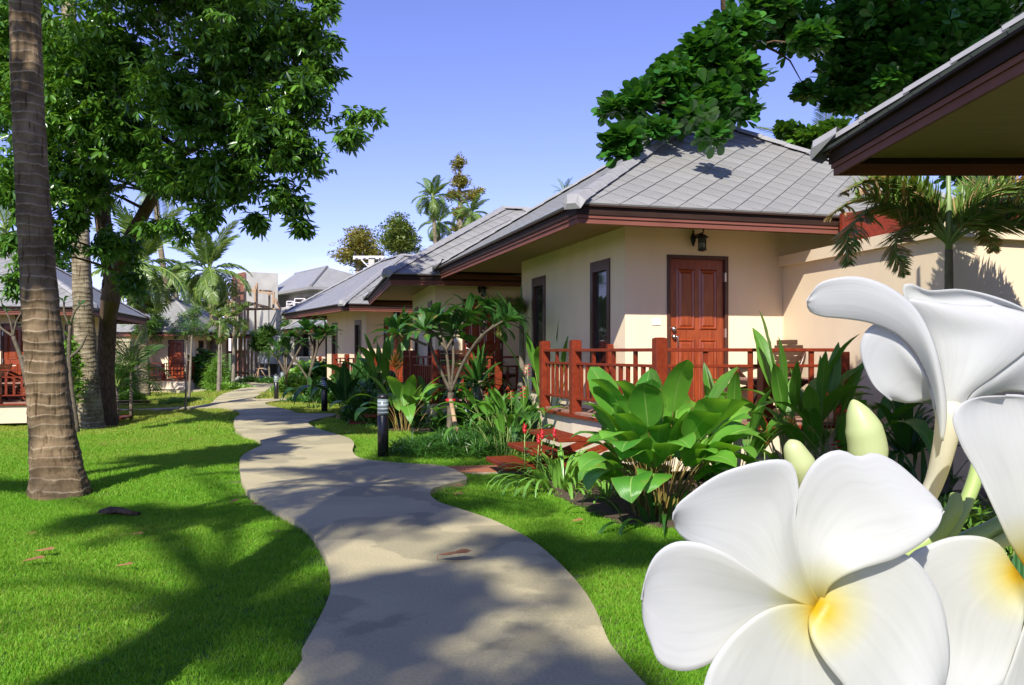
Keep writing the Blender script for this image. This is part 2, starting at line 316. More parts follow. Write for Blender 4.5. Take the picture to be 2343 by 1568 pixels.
def grass_mat():
    m = bpy.data.materials.new('grass_blades'); m.use_nodes = True; t = m.node_tree; bs = t.nodes['Principled BSDF']; out = t.nodes['Material Output']
    gm = N(t, 'ShaderNodeNewGeometry'); n = N(t, 'ShaderNodeTexNoise', i_Scale=.5, i_Detail=5); t.links.new(gm.outputs['Position'], n.inputs['Vector'])
    n2 = N(t, 'ShaderNodeTexNoise', i_Scale=5, i_Detail=3); t.links.new(gm.outputs['Position'], n2.inputs['Vector'])
    r = N(t, 'ShaderNodeValToRGB'); e = r.color_ramp.elements
    e[0].position = .0; e[0].color = (.072, .25, .014, 1); e[1].position = 1; e[1].color = (.33, .35, .07, 1); k = e.new(.58); k.color = (.165, .36, .022, 1)
    s1 = N(t, 'ShaderNodeMath', operation='MULTIPLY'); s1.inputs[1].default_value = .40; t.links.new(gm.outputs['Random Per Island'], s1.inputs[0])
    s2 = N(t, 'ShaderNodeMath', operation='MULTIPLY_ADD'); s2.inputs[1].default_value = .75; t.links.new(n.outputs[0], s2.inputs[0]); t.links.new(s1.outputs[0], s2.inputs[2])
    s3 = N(t, 'ShaderNodeMath', operation='MULTIPLY_ADD'); s3.inputs[1].default_value = .30; t.links.new(n2.outputs[0], s3.inputs[0]); t.links.new(s2.outputs[0], s3.inputs[2])
    # drier, yellower turf further down the garden
    sp = N(t, 'ShaderNodeSeparateXYZ'); t.links.new(gm.outputs['Position'], sp.inputs[0])
    mr = N(t, 'ShaderNodeMapRange'); mr.inputs[1].default_value = 9; mr.inputs[2].default_value = 26; mr.inputs[3].default_value = -.17; mr.inputs[4].default_value = .24; t.links.new(sp.outputs[1], mr.inputs[0])
    s4 = N(t, 'ShaderNodeMath', operation='ADD'); t.links.new(s3.outputs[0], s4.inputs[0]); t.links.new(mr.outputs[0], s4.inputs[1]); t.links.new(s4.outputs[0], r.inputs[0])
    t.links.new(r.outputs[0], bs.inputs['Base Color']); bs.inputs['Roughness'].default_value = .55; bs.inputs['Specular IOR Level'].default_value = .25
    tr = N(t, 'ShaderNodeBsdfTranslucent'); tm = N(t, 'ShaderNodeMix', data_type='RGBA', blend_type='MULTIPLY'); tm.inputs[0].default_value = 1; tm.inputs[7].default_value = (2.0, 1.9, .8, 1)
    t.links.new(r.outputs[0], tm.inputs[6]); t.links.new(tm.outputs[2], tr.inputs[0]); ms = N(t, 'ShaderNodeMixShader'); ms.inputs[0].default_value = .36
    t.links.new(bs.outputs[0], ms.inputs[1]); t.links.new(tr.outputs[0], ms.inputs[2]); t.links.new(ms.outputs[0], out.inputs[0])
    return m
M['grass'] = grass_mat()
def glass_mat(clear=.45):
    m = bpy.data.materials.new('window_glass'); m.use_nodes = True; t = m.node_tree; bs = t.nodes['Principled BSDF']; out = t.nodes['Material Output']
    bs.inputs['Base Color'].default_value = (.05, .05, .045, 1); bs.inputs['Roughness'].default_value = .03; bs.inputs['Specular IOR Level'].default_value = 1
    tr = N(t, 'ShaderNodeBsdfTransparent'); ms = N(t, 'ShaderNodeMixShader'); ms.inputs[0].default_value = clear
    t.links.new(bs.outputs[0], ms.inputs[1]); t.links.new(tr.outputs[0], ms.inputs[2]); t.links.new(ms.outputs[0], out.inputs[0]); return m
M['glass'] = glass_mat(); M['clear'] = glass_mat(.82)
def petal_mat():
    m = bpy.data.materials.new('frangipani_petal'); m.use_nodes = True; t = m.node_tree; bs = t.nodes['Principled BSDF']; out = t.nodes['Material Output']
    at = N(t, 'ShaderNodeAttribute', attribute_name='along'); r = N(t, 'ShaderNodeValToRGB'); e = r.color_ramp.elements
    e[0].position = .0; e[0].color = (.74, .42, .01, 1); e[1].position = 1; e[1].color = (.68, .685, .69, 1)
    for p, c in ((.045, (.74, .52, .02)), (.10, (.70, .61, .20)), (.19, (.70, .68, .45)), (.32, (.68, .685, .63))): k = e.new(p); k.color = (*c, 1)
    t.links.new(at.outputs['Fac'], r.inputs[0])
    ac = N(t, 'ShaderNodeAttribute', attribute_name='across'); cb = N(t, 'ShaderNodeCombineXYZ')
    m1 = N(t, 'ShaderNodeMath', operation='MULTIPLY'); m1.inputs[1].default_value = 22; t.links.new(ac.outputs['Fac'], m1.inputs[0]); t.links.new(m1.outputs[0], cb.inputs[0])
    m2 = N(t, 'ShaderNodeMath', operation='MULTIPLY'); m2.inputs[1].default_value = 2.5; t.links.new(at.outputs['Fac'], m2.inputs[0]); t.links.new(m2.outputs[0], cb.inputs[1])
    v = N(t, 'ShaderNodeTexNoise', i_Scale=1, i_Detail=3); t.links.new(cb.outputs[0], v.inputs['Vector'])
    bp = N(t, 'ShaderNodeBump', i_Strength=.16, i_Distance=.0005); t.links.new(v.outputs[0], bp.inputs['Height']); t.links.new(bp.outputs[0], bs.inputs['Normal'])
    vm = N(t, 'ShaderNodeMapRange'); vm.inputs[1].default_value = .3; vm.inputs[2].default_value = .7; vm.inputs[3].default_value = .93; vm.inputs[4].default_value = 1.03; t.links.new(v.outputs[0], vm.inputs[0])
    mm = N(t, 'ShaderNodeVectorMath', operation='SCALE'); t.links.new(r.outputs[0], mm.inputs[0]); t.links.new(vm.outputs[0], mm.inputs['Scale'])
    t.links.new(mm.outputs[0], bs.inputs['Base Color']); bs.inputs['Roughness'].default_value = .38; bs.inputs['Specular IOR Level'].default_value = .35
    tr = N(t, 'ShaderNodeBsdfTranslucent'); t.links.new(r.outputs[0], tr.inputs[0]); ms = N(t, 'ShaderNodeMixShader'); ms.inputs[0].default_value = .50
    t.links.new(bs.outputs[0], ms.inputs[1]); t.links.new(tr.outputs[0], ms.inputs[2]); t.links.new(ms.outputs[0], out.inputs[0]); return m
M['petal'] = petal_mat(); M['drop'] = glass_mat(.3); M['drop'].node_tree.nodes['Principled BSDF'].inputs['Base Color'].default_value = (.7, .72, .74, 1)
M['bud'] = mat('frangipani_bud', (.52, .56, .30), .45, (.42, .50, .22), 18, trans=.2)
M['fstem'] = mat('frangipani_stem', (.34, .42, .14), .4, (.24, .34, .09), 25)
# ---------------------------------------------------------------- ground, path
def axis(a, b, fine0, fine1, n, m):
    return np.unique(np.concatenate([np.linspace(a, fine0, m), np.linspace(fine0, fine1, n), np.linspace(fine1, b, m)]))
xs = axis(-400, 400, -30, 20, 90, 8); ys = axis(-60, 900, -6, 70, 110, 8)
gx, gy = np.meshgrid(xs, ys); V = np.stack([gx.ravel(), gy.ravel(), g(gx, gy).ravel() - .012 - .05 * sst(gy, 14, 20).ravel()], 1)
nx = len(xs); ii = np.arange(len(ys) - 1)[:, None] * nx + np.arange(nx - 1)[None]; ii = ii.ravel()
F = np.concatenate([np.stack([ii, ii + 1, ii + nx + 1], 1), np.stack([ii, ii + nx + 1, ii + nx], 1)])
struct(tri_mesh('ground', V, F, M['lawn']))
MAINL = [(668,1568),(690,1510),(725,1445),(750,1390),(757,1350),(750,1302),(735,1270),(715,1238),(690,1212),(640,1186),(600,1160),(575,1142),(558,1122),(550,1095),(548,1065),(555,1050),(577,1036),(600,1024),(592,1012),(558,1002),(540,989),(535,975),(537,962),(548,953),(540,944),(507,937)]
MAINL2 = [(482,927),(488,921),(497,912),(513,903),(551,891),(560,884),(545,877),(520,873)]
MAINR = [(1700,1900),(1560,1690),(1455,1568),(1410,1515),(1388,1480),(1360,1410),(1325,1355),(1270,1295),(1210,1246),(1135,1206),(1073,1183),(1011,1163),(992,1152),(984,1140),(995,1126),(1042,1113),(1069,1102),(1017,1075),(918,1068),(849,1061),(818,1053),(806,1039),(810,1022),(800,1010),(778,1002),(747,993),(719,983),(706,975),(708,969),(732,962),(763,956),(763,951),(685,950),(666,944),(639,937),(612,930),(608,925),(639,920),(670,918),(735,914),(735,911),(698,911),(640,914),(586,916),(584,911),(600,903),(626,884),(600,877),(576,873),(560,868)]
def gpts(l): return [G(*p) for p in l]
def smooth_pts(p, closed=False, k=3):
    out = []
    n = len(p)
    for i in range(n - 1):
        a, b, c, d = p[max(i - 1, 0)], p[i], p[i + 1], p[min(i + 2, n - 1)]
        if (c - b).length > 6: out.append(b); continue
        for j in range(k):
            t = j / k
            out.append(.5 * ((2 * b) + (c - a) * t + (2 * a - 5 * b + 4 * c - d) * t * t + (3 * b - a - 3 * c + d) * t ** 3))
    out.append(p[-1]); return out
left0 = [Vector((-1.4, -3, 0)), Vector((-1.15, 1.5, 0))] + gpts(MAINL)
left1 = gpts([(433,938),(340,941),(150,944)]); left2 = gpts([(150,941),(340,938),(433,934)])
right = gpts(MAINR)[::-1] + [Vector((1.3, 1.2, 0)), Vector((1.2, -3, 0))]
far = [Vector((-17.5, 56, 0)), Vector((-15.2, 56, 0))]
outline = smooth_pts(left0) + left1 + left2 + smooth_pts(gpts(MAINL2)) + far + smooth_pts(right)
outline2 = gpts([(286,899),(496,893),(496,889),(286,893)])
PATHS = []
def slab(name, poly, m, top=.05, low=-.1):
    n = len(poly); v = [(p.x, p.y, gz(p.x, p.y) + top) for p in poly] + [(p.x, p.y, gz(p.x, p.y) + low) for p in poly]
    tris = tessellate_polygon([[Vector((p.x, p.y, 0)) for p in poly]])
    f = [tuple(t) for t in tris] + [(i, n + i, n + (i + 1) % n, (i + 1) % n) for i in range(n)]
    me = bpy.data.meshes.new(name); me.from_pydata(v, [], f); me.update()
    PATHS.append(np.array([(p.x, p.y) for p in poly])); return link(name, me, m)
struct(slab('path', outline, M['path'])); struct(slab('path', outline2, M['path'], .04))
def inside(px, py, poly):
    r = np.zeros(len(px), bool); n = len(poly); j = n - 1
    for i in range(n):
        xi, yi = poly[i]; xj, yj = poly[j]
        if yi != yj:
            r ^= ((yi > py) != (yj > py)) & (px < (xj - xi) * (py - yi) / (yj - yi) + xi)
        j = i
    return r
# terracotta brick pads where side paths meet the steps
def pad(c, rz, nx, ny, label, bl=.2, bw=.1):
    t = thing('brick_pad', label, 'paving', c, rz)
    MB().box(0, nx * bl, 0, ny * bw, -.05, .026).build('mortar_bed', M['mortar'], t)
    me = MB().box(.005, bl - .005, .005, bw - .005, 0, .034).mesh('brick')
    for i in range(nx):
        for j in range(ny):
            o = link('brick', me, M['brick'], t); o.location = (i * bl + (.1 if j % 2 else 0) * (i < nx - 1), j * bw, random.uniform(-.002, .002))
    a = [Vector((x, y, 0)) for x, y in ((0, 0), (nx * bl, 0), (nx * bl, ny * bw), (0, ny * bw))]
    mm = Matrix.Translation(c) @ Matrix.Rotation(rz, 4, 'Z'); PATHS.append(np.array([(mm @ q)[:2] for q in a]))
pad(Vector((-.86, 10.62, 0)), R(8), 7, 6, 'terracotta brick pad between the concrete path and the red steps')
pad(Vector((-4.0, 19.85, 0)), R(4), 7, 3, 'terracotta brick strip at the end of the second side path')

# ---------------------------------------------------------------- bungalow
ES = .628
def clip(poly, a, b, keep):
    "clip a polygon to the left of the line a-b"
    out = []
    def sd(p): return (b[0] - a[0]) * (p[1] - a[1]) - (b[1] - a[1]) * (p[0] - a[0])
    for i in range(len(poly)):
        p, q = poly[i], poly[(i + 1) % len(poly)]; sp, sq = sd(p), sd(q)
        if sp >= 0: out.append(p)
        if (sp >= 0) != (sq >= 0):
            t = sp / (sp - sq); out.append((p[0] + (q[0] - p[0]) * t, p[1] + (q[1] - p[1]) * t))
    return out
def area(p): return .5 * sum(p[i][0] * p[(i + 1) % len(p)][1] - p[(i + 1) % len(p)][0] * p[i][1] for i in range(len(p)))
def tile_mesh(poly, name='roof_tile'):
    n = len(poly); cx = sum(p[0] for p in poly) / n; cy = sum(p[1] for p in poly) / n; lo = min(p[1] for p in poly); hi = max(p[1] for p in poly)
    pp = [(cx + (p[0] - cx) * .975, cy + (p[1] - cy) * .975) for p in poly]
    v = [(x, y, .022 - .010 * (y - lo) / max(.01, hi - lo)) for x, y in pp] + [(x, y, -.004) for x, y in pp]
    me = bpy.data.meshes.new(name); me.from_pydata(v, [], [tuple(range(n))] + [(i, n + i, n + (i + 1) % n, (i + 1) % n) for i in range(n)]); me.update(); return me
def diamond_mesh(s):
    # one slate: two overlapping halves, the lower one a step proud of the upper
    d = s / math.sqrt(2) * .985; h = d / 2
    v = [(-d, 0, .012), (-h, -h, .017), (h, h, .010), (0, d, .006), (-h, -h, .022), (0, -d, .026), (d, 0, .018), (h, h, .015)]
    v += [(x, y, -.004) for x, y, z in ((-d, 0, 0), (0, -d, 0), (d, 0, 0), (0, d, 0))]
    f = [(0, 1, 2, 3), (4, 5, 6, 7), (1, 4, 7, 2), (0, 8, 9, 5, 4, 1), (5, 9, 10, 6), (6, 10, 11, 3, 2, 7), (3, 11, 8, 0)]
    me = bpy.data.meshes.new('roof_tile'); me.from_pydata(v, [], f); me.update(); return me
def tile_face(parent, O, A, C, poly, s=.262, stuff=False):
    "lay diagonal slates over a face with origin O, eave direction A and upslope direction C"
    A = Vector(A).normalized(); C = Vector(C).normalized(); Nn = A.cross(C); 
    if Nn.z < 0: Nn = -Nn
    B = Matrix((A, C, Nn)).transposed().to_4x4(); B.translation = Vector(O)
    ccw = poly if area(poly) > 0 else poly[::-1]
    d = s / math.sqrt(2); me = diamond_mesh(s); big = MB()
    amin = min(p[0] for p in poly); amax = max(p[0] for p in poly); cmax = max(p[1] for p in poly)
    nfull = 0
    for i in range(int((amax - amin) / d) + 3):
        for j in range(-1, int(cmax / d) + 2):
            if (i + j) % 2: continue
            cx = amin + i * d; cy = j * d
            q = [(cx - d, cy), (cx, cy - d), (cx + d, cy), (cx, cy + d)]
            c = q
            for k in range(len(ccw)): c = clip(c, ccw[k], ccw[(k + 1) % len(ccw)], 1) if len(c) > 2 else []
            if len(c) < 3 or area(c) < .006: continue
            if stuff:
                tm = tile_mesh(c); big.add([B @ v.co for v in tm.vertices], [tuple(p.vertices) for p in tm.polygons]); bpy.data.meshes.remove(tm); continue
            if area(c) > s * s * .995:
                o = link('roof_tile', me, M['tile'], parent); o.matrix_local = B @ Matrix.Translation((cx, cy, random.uniform(-.001, .002)))
            else:
                o = link('roof_tile', tile_mesh(c), M['tile'], parent); o.matrix_local = B
    if stuff: big.build('roof_tiles', M['tile'], parent, kind='stuff')
H = thing('bungalow', 'cream bungalow nearest the path with dark red porch rail and broad-leaved plants in front', 'bungalow', (1.47, 11.36, 0), R(16), 'grey roofed bungalows of the resort')
# walls, built round the openings
w = MB()
w.box(0, .593, 0, .12, .2, 3.17).box(1.496, 2.34, 0, .12, .2, 3.17).box(.593, 1.496, 0, .12, 2.78, 3.17).box(.593, 1.496, 0, .12, .2, .68).box(2.34, 5.0, 0.0, .12, .2, 3.17)
for y0, y1 in ((.12, .5), (1.22, 3.3), (4.03, 4.7)): w.box(0, .12, y0, y1, .2, 3.17)
for y0, y1 in ((.5, 1.22), (3.3, 4.03)): w.box(0, .12, y0, y1, 2.77, 3.17).box(0, .12, y0, y1, .2, .80)
w.box(4.88, 5.0, .12, 4.7, .2, 3.17).box(.12, 4.88, 4.58, 4.7, .2, 3.17)
w.build('wall', M['wall'], H)
MB().box(.12, 4.88, .12, 4.58, .60, .68).build('floor_slab', M['inside'], H)
# compound wall with its coping
def path_prism(pts, o_in, o_out, z0, z1):
    def off(d):
        r = []
        for i, p in enumerate(pts):
            dirs = []
            if i > 0: dirs.append((pts[i] - pts[i - 1]).normalized())
            if i < len(pts) - 1: dirs.append((pts[i + 1] - pts[i]).normalized())
            n = sum(((Vector((q.y, -q.x))) for q in dirs), Vector((0, 0))); n.normalize(); c = n.dot(Vector((dirs[0].y, -dirs[0].x)))
            r.append(p + n * d / c)
        return r
    a = off(o_out); b = off(o_in); return MB().prism([tuple(q) for q in a] + [tuple(q) for q in b[::-1]], z0, z1)
cw = [Vector((2.34, -.002)), Vector((2.08, -3.25)), Vector((6.4, -2.95))]
path_prism(cw, -.12, 0, .1, 2.66).build('garden_wall', M['wall'], H)
path_prism(cw, -.18, .075, 2.66, 2.80).build('wall_coping', M['wall'], H)
MB().add([(x, y, z) for y in (-1.22, -1.17) for x, z in ((2.38, 2.86), (2.38, 3.22), (3.8, 3.40), (4.95, 3.72), (6.3, 3.34), (6.3, 2.86))], [(0, 1, 2, 3, 4, 5), (11, 10, 9, 8, 7, 6)] + [(i, (i + 1) % 6, 6 + (i + 1) % 6, 6 + i) for i in range(6)]).build('gable_board', M['redwood'], H)
# roof
zr = 3.195; T = 3.0; x0, x1, y0, y1 = -1.1, 5.4, -1.1, 7.0
rb = MB(); zt = zr + T * ES
rb.add([(x0, y0, zr), (x1, y0, zr), (x1, y1, zr), (x0, y1, zr), (x0 + T, y0 + T, zt), (x1 - T, y0 + T, zt), (x1 - T, y1 - T, zt), (x0 + T, y1 - T, zt),
        (x0, y0, zr - .02), (x1, y0, zr - .02), (x1, y1, zr - .02), (x0, y1, zr - .02)],
       [(0, 1, 5, 4), (1, 2, 6, 5), (2, 3, 7, 6), (3, 0, 4, 7), (4, 5, 6, 7), (0, 8, 9, 1), (1, 9, 10, 2), (2, 10, 11, 3), (3, 11, 8, 0), (8, 11, 10, 9)])
roof = rb.build('roof', M['dfascia'], H)
cl = T * math.sqrt(1 + ES * ES)
tile_face(roof, (x0, y0, zr), (1, 0, 0), (0, 1, ES), [(0, 0), (x1 - x0, 0), (x1 - x0 - T, cl), (T, cl)])
tile_face(roof, (x0, y1, zr), (0, -1, 0), (1, 0, ES), [(0, 0), (y1 - y0, 0), (y1 - y0 - T, cl), (T, cl)], stuff=True)
capm = MB().add([(0, -.11, -.03), (0, -.045, .034), (0, .045, .034), (0, .11, -.03), (.43, -.105, -.042), (.43, -.042, .022), (.43, .042, .022), (.43, .105, -.042), (0, -.10, -.045), (0, .10, -.045)],
                [(0, 1, 5, 4), (1, 2, 6, 5), (2, 3, 7, 6), (0, 8, 9, 3, 2, 1)]).mesh('ridge_cap')
endm = MB().add([(-.09, -.10, -.09), (-.09, .10, -.09), (-.02, -.15, -.02), (-.02, -.07, .065), (-.02, .07, .065), (-.02, .15, -.02), (.2, -.14, -.02), (.2, -.06, .06), (.2, .06, .06), (.2, .14, -.02), (-.02, -.14, -.06), (-.02, .14, -.06), (-.1, -.05, -.02), (-.1, .05, -.02)],
                [(2, 3, 7, 6), (3, 4, 8, 7), (4, 5, 9, 8), (3, 2, 0, 12), (4, 3, 12, 13), (5, 4, 13, 1), (12, 0, 1, 13), (0, 2, 6), (1, 9, 5)]).mesh('ridge_cap')
def caps(a, b, end=True):
    a = Vector(a); b = Vector(b); d = (b - a); L = d.length; d.normalize(); y = Vector((0, 0, 1)).cross(d).normalized(); z = d.cross(y)
    B = Matrix((d, y, z)).transposed().to_4x4()
    n = int(L / .42)
    for i in range(n + 1):
        o = link('ridge_cap', capm, M['cap'], roof); o.matrix_local = Matrix.Translation(a + d * i * L / (n + 1) + z * .025) @ B
    if end:
        o = link('ridge_cap', endm, M['cap'], roof); o.matrix_local = Matrix.Translation(a + z * .03) @ B
zc = zr + .02
caps((x0, y0, zc), (x0 + T, y0 + T, zc + T * ES)); caps((x1, y0, zc), (x1 - T, y0 + T, zc + T * ES)); caps((x0, y1, zc), (x0 + T, y1 - T, zc + T * ES)); caps((x1, y1, zc), (x1 - T, y1 - T, zc + T * ES))
caps((x0 + T, y0 + T, zc + T * ES), (x1 - T, y0 + T, zc + T * ES), False); caps((x0 + T, y0 + T, zc + T * ES), (x0 + T, y1 - T, zc + T * ES), False)
def ring(o, i, z0, z1):
    m = MB(); a, b, c, d = x0 + o, x1 - o, y0 + o, y1 - o
    m.box(a, b, c, c + i, z0, z1).box(a, b, d - i, d, z0, z1).box(a, a + i, c + i, d - i, z0, z1).box(b - i, b, c + i, d - i, z0, z1); return m
ring(.035, .03, 3.085, 3.172).build('upper_fascia', M['dfascia'], H)  # darkened: the shade under the tile edge is in its colour
ring(.05, .03, 3.045, 3.083).build('fascia_bead', M['rfascia'], H)
ring(.065, .025, 2.985, 3.043).build('lower_fascia', M['rfascia'], H)
MB().box(x0 + .1, x1 - .1, y0 + .1, y1 - .1, 3.13, 3.145).build('soffit', M['soffit'], H)
# door
fr = MB().box(.593, .643, -.015, .10, .68, 2.78).box(1.446, 1.496, -.015, .10, .68, 2.78).box(.643, 1.446, -.015, .10, 2.73, 2.78).build('door_frame', M['frame'], H, bevel=.004)
dr = MB().box(.645, 1.444, .03, .07, .69, 2.728).build('door', M['door'], H)
pm = MB()
for zz0, zz1 in ((.84, 1.67), (1.79, 2.60)):
    for xx0 in (.745, 1.075):
        xx1 = xx0 + .27
        me = MB().add([(xx0, .03, zz0), (xx1, .03, zz0), (xx1, .03, zz1), (xx0, .03, zz1),
                       (xx0 + .02, .012, zz0 + .02), (xx1 - .02, .012, zz0 + .02), (xx1 - .02, .012, zz1 - .02), (xx0 + .02, .012, zz1 - .02),
                       (xx0 + .04, .027, zz0 + .04), (xx1 - .04, .027, zz0 + .04), (xx1 - .04, .027, zz1 - .04), (xx0 + .04, .027, zz1 - .04),
                       (xx0 + .065, .015, zz0 + .065), (xx1 - .065, .015, zz0 + .065), (xx1 - .065, .015, zz1 - .065), (xx0 + .065, .015, zz1 - .065)],
                      [(i + k, (i + 1) % 4 + k, (i + 1) % 4 + k + 4, i + k + 4) for k in (0, 4, 8) for i in range(4)] + [(12, 13, 14, 15)]).build('door_panel', M['door'], dr)
MB().tube([(.70, .03, 1.80), (.70, -.012, 1.80)], .030, 14).build('door_lock', M['metal'], dr, True)
MB().tube([(.70, .03, 1.70), (.70, -.02, 1.70)], .026, 14).tube([(.70, -.02, 1.70), (.735, -.035, 1.70), (.738, -.035, 1.57)], .010, 8).build('door_handle', M['metal'], dr, True)
for z in (.95, 1.75, 2.5): MB().box(1.44, 1.462, -.02, .02, z - .06, z + .06).build('hinge', M['metal'], dr)
MB().box(.38, .50, -.012, 0, 1.85, 1.93).box(.425, .455, -.016, -.012, 1.865, 1.915).build('switch_plate', M['white'], H, bevel=.003)
# tall side windows
for wy0, wy1 in ((.5, 1.22), (3.3, 4.03)):
    wf = MB().box(-.02, .08, wy0, wy0 + .10, .80, 2.77).box(-.02, .08, wy1 - .10, wy1, .80, 2.77).box(-.02, .08, wy0 + .10, wy1 - .10, 2.62, 2.77).box(-.02, .08, wy0 + .10, wy1 - .10, .80, .92).build('window', M['frame'], H, bevel=.003)
    MB().box(.03, .036, wy0 + .101, wy1 - .101, .921, 2.619).build('glass_pane', M['glass'], wf)
    n = 14; cv = []
    for i in range(n + 1): cv.append((.12 + .02 * math.sin(i * 1.5), wy0 + .12 + (wy1 - wy0 - .24) * (.45 + .55 * i / n)))
    cu = MB(); cu.add([(a, b, z) for z in (.95, 2.60) for a, b in cv], [(i, i + 1, n + 2 + i, n + 1 + i) for i in range(n)]); cu.build('curtain', M['curtain'], wf, True)
# wall lamp over the door
def wall_lamp(par, x, z):
    m = MB().lathe((0, 0, 0), [(-.10, .004), (-.09, .018), (-.05, .03), (0, .048), (.05, .032), (.08, .012), (.10, .016), (.12, .004)], 12)
    m.v = [(a * .9 + x, b * .45 - .015, c + z) for a, b, c in m.v]
    m.tube([(x, -.02, z + .02), (x + .02, -.07, z + .04), (x + .05, -.11, z + .055), (x + .085, -.125, z + .07), (x + .10, -.125, z + .10), (x + .08, -.12, z + .11)], [.014, .011, .010, .010, .009, .013], 8)
    k = (x + .07, -.13, z)
    m.lathe(k, [(.055, .012), (.05, .02), (.012, .085), (.002, .088), (-.004, .055)], 16)
    m.lathe(k, [(-.165, .058), (-.15, .062), (-.147, .05)], 16).lathe(k, [(-.178, .02), (-.165, .052)], 12)
    for i in range(6):
        a = i * math.pi / 3; m.bar((k[0] + .052 * math.cos(a), k[1] + .052 * math.sin(a), z - .15), (k[0] + .055 * math.cos(a), k[1] + .055 * math.sin(a), z), .008, .008)
    m.tube([(k[0] + .054 * math.cos(i * .5236), k[1] + .054 * math.sin(i * .5236), z - .055) for i in range(13)], .004, 5)
    o = m.build('wall_lamp', M['iron'], par, True)
    MB().lathe(k, [(-.146, .044), (-.002, .044)], 14).build('lamp_glass', M['lens'], o, True)
wall_lamp(H, .97, 3.00)
# porch
DP = [(-.50, 2.15), (-.50, .80), (-.26, -1.50), (2.19, -1.80), (2.33, -.01), (-.01, -.01), (-.01, 2.15)]
cx = lambda d: [(-.50 + d, 2.15), (-.50 + d, .80), (-.26 + d, -1.50 + d), (2.17, -1.80 + d), (2.33, -.01), (-.01, -.01), (-.01, 2.15)]
MB().prism(cx(.06), .14, .60).build('porch_base', M['base'], H)
dk = MB().prism(cx(0), .602, .645).build('porch_deck', M['redwood'], H, bevel=.004)
for k in range(17):
    yb = -1.76 + k * .103
    xl = -.26 + (yb + 1.5) / 2.3 * (-.24) + .06 if yb > -1.5 else -.26 + (-1.5 - yb) / .3 * 2.45 + .1
    if xl > 2: continue
    MB().box(max(xl, -.45), 2.16 + .0 * k, yb, yb + .092, .647, .675 + random.uniform(0, .003)).build('deck_board', M['deckwood'], dk)
for k in range(20): MB().box(-.44, -.012, .02 + k * .103, .112 + k * .103, .647, .675 + random.uniform(0, .003)).build('deck_board', M['deckwood'], dk)
rl = MB().build('rail_top', M['redwood'], H)
bpy.data.objects.remove(rl)
POSTS = [(-.43, 2.04), (-.40, .78), (-.18, -1.40), (1.07, -1.58), (2.02, -1.69)]
def railing(par, pts, ends, tops):
    for (x, y), e in zip(pts, tops):
        s = .068 if e else .05
        if e is None: continue
        m = MB().box(x - s, x + s, y - s, y + s, .645, e if e > 1 else 1.50)
        if e > 1: m.add([(x - s, y - s, e), (x + s, y - s, e), (x + s, y + s, e), (x - s, y + s, e), (x - s * .6, y - s * .6, e + .012), (x + s * .6, y - s * .6, e + .012), (x + s * .6, y + s * .6, e + .012), (x - s * .6, y + s * .6, e + .012)], [(0, 1, 5, 4), (1, 2, 6, 5), (2, 3, 7, 6), (3, 0, 4, 7), (4, 5, 6, 7)])
        m.build('rail_post', M['redwood'], par, bevel=.006)
    for i in range(len(pts) - 1):
        a = Vector((*pts[i], 0)); b = Vector((*pts[i + 1], 0)); d = (b - a).normalized(); L = (b - a).length
        for z, hh, ww in ((1.52, .04, .085), (1.335, .035, .05), (.86, .035, .05)):
            MB().bar(a + d * .05 + Vector((0, 0, z)), b - d * .05 + Vector((0, 0, z)), ww, hh).build('rail', M['redwood'], par, bevel=.004)
        n = max(2, int(L / .178))
        me = None
        for k in range(1, n):
            p = a + d * (L * k / n); top = 1.50 if k % 3 == 0 else 1.318
            if k % 3 == 0: MB().bar(p + Vector((0, 0, .877)), p + Vector((0, 0, 1.318)), .055, .035, up=d.cross(Vector((0, 0, 1)))).build('baluster', M['redwood'], par); MB().bar(p + Vector((0, 0, 1.352)), p + Vector((0, 0, 1.50)), .055, .035, up=d.cross(Vector((0, 0, 1)))).build('baluster', M['redwood'], par)
            else: MB().bar(p + Vector((0, 0, .877)), p + Vector((0, 0, 1.318)), .055, .035, up=d.cross(Vector((0, 0, 1)))).build('baluster', M['redwood'], par)
railing(H, POSTS, None, [1.65, 1.65, 1.65, .5, .5])
MB().box(-.13, -.05, .26, .34, .645, 1.60).build('rail_post', M['redwood'], H, bevel=.006)
for k, (xa, xb, z) in enumerate(((-1.23, -.88, .50), (-1.54, -1.18, .35), (-1.84, -1.47, .19))):
    MB().box(xa, xb, -.92 + .05 * k, .26 - .08 * k, z - .055, z).build('step_tread', M['redwood'], H, bevel=.008)
for yy in (-.6, .0): MB().bar((-.45, yy, .37), (-1.55, yy, -.02), .05, .09).build('step_stringer', M['redwood'], H)
# the other bungalows share its meshes
def house(loc, rz, label, mirror=False, skip=()):
    c = copy_tree(H, None, skip); c.location = loc; c.rotation_euler = (0, 0, rz); c['label'] = label
    if mirror: c.scale = (-1, 1, 1)
    return c
def fromA(A, rz, mirror=False):
    "wall corner from the roof corner A"
    s = -1 if mirror else 1
    e1 = Vector((math.cos(rz), math.sin(rz))); e2 = Vector((-math.sin(rz), math.cos(rz)))
    return Vector(A[:2]) + e1 * 1.1 * s + e2 * 1.1
HS = []
th = R(12.4); p = fromA((-2.5, 17.6), th); H2 = house((p.x, p.y, -.13), th, 'second bungalow along the path, with a black slatted chair on its porch', skip=('gable_board',)); HS.append((p, th))
th = R(27); p = fromA((-5.15, 26.5), th); H3 = house((p.x, p.y, -.24), th, 'third bungalow along the path, its side roof slope turned to the viewer', skip=('gable_board',)); HS.append((p, th))
th = R(26); p = fromA((-9.9, 44), th); H4 = house((p.x, p.y, -.40), th, 'far small bungalow half hidden between the third bungalow and the concrete building', skip=('gable_board',))
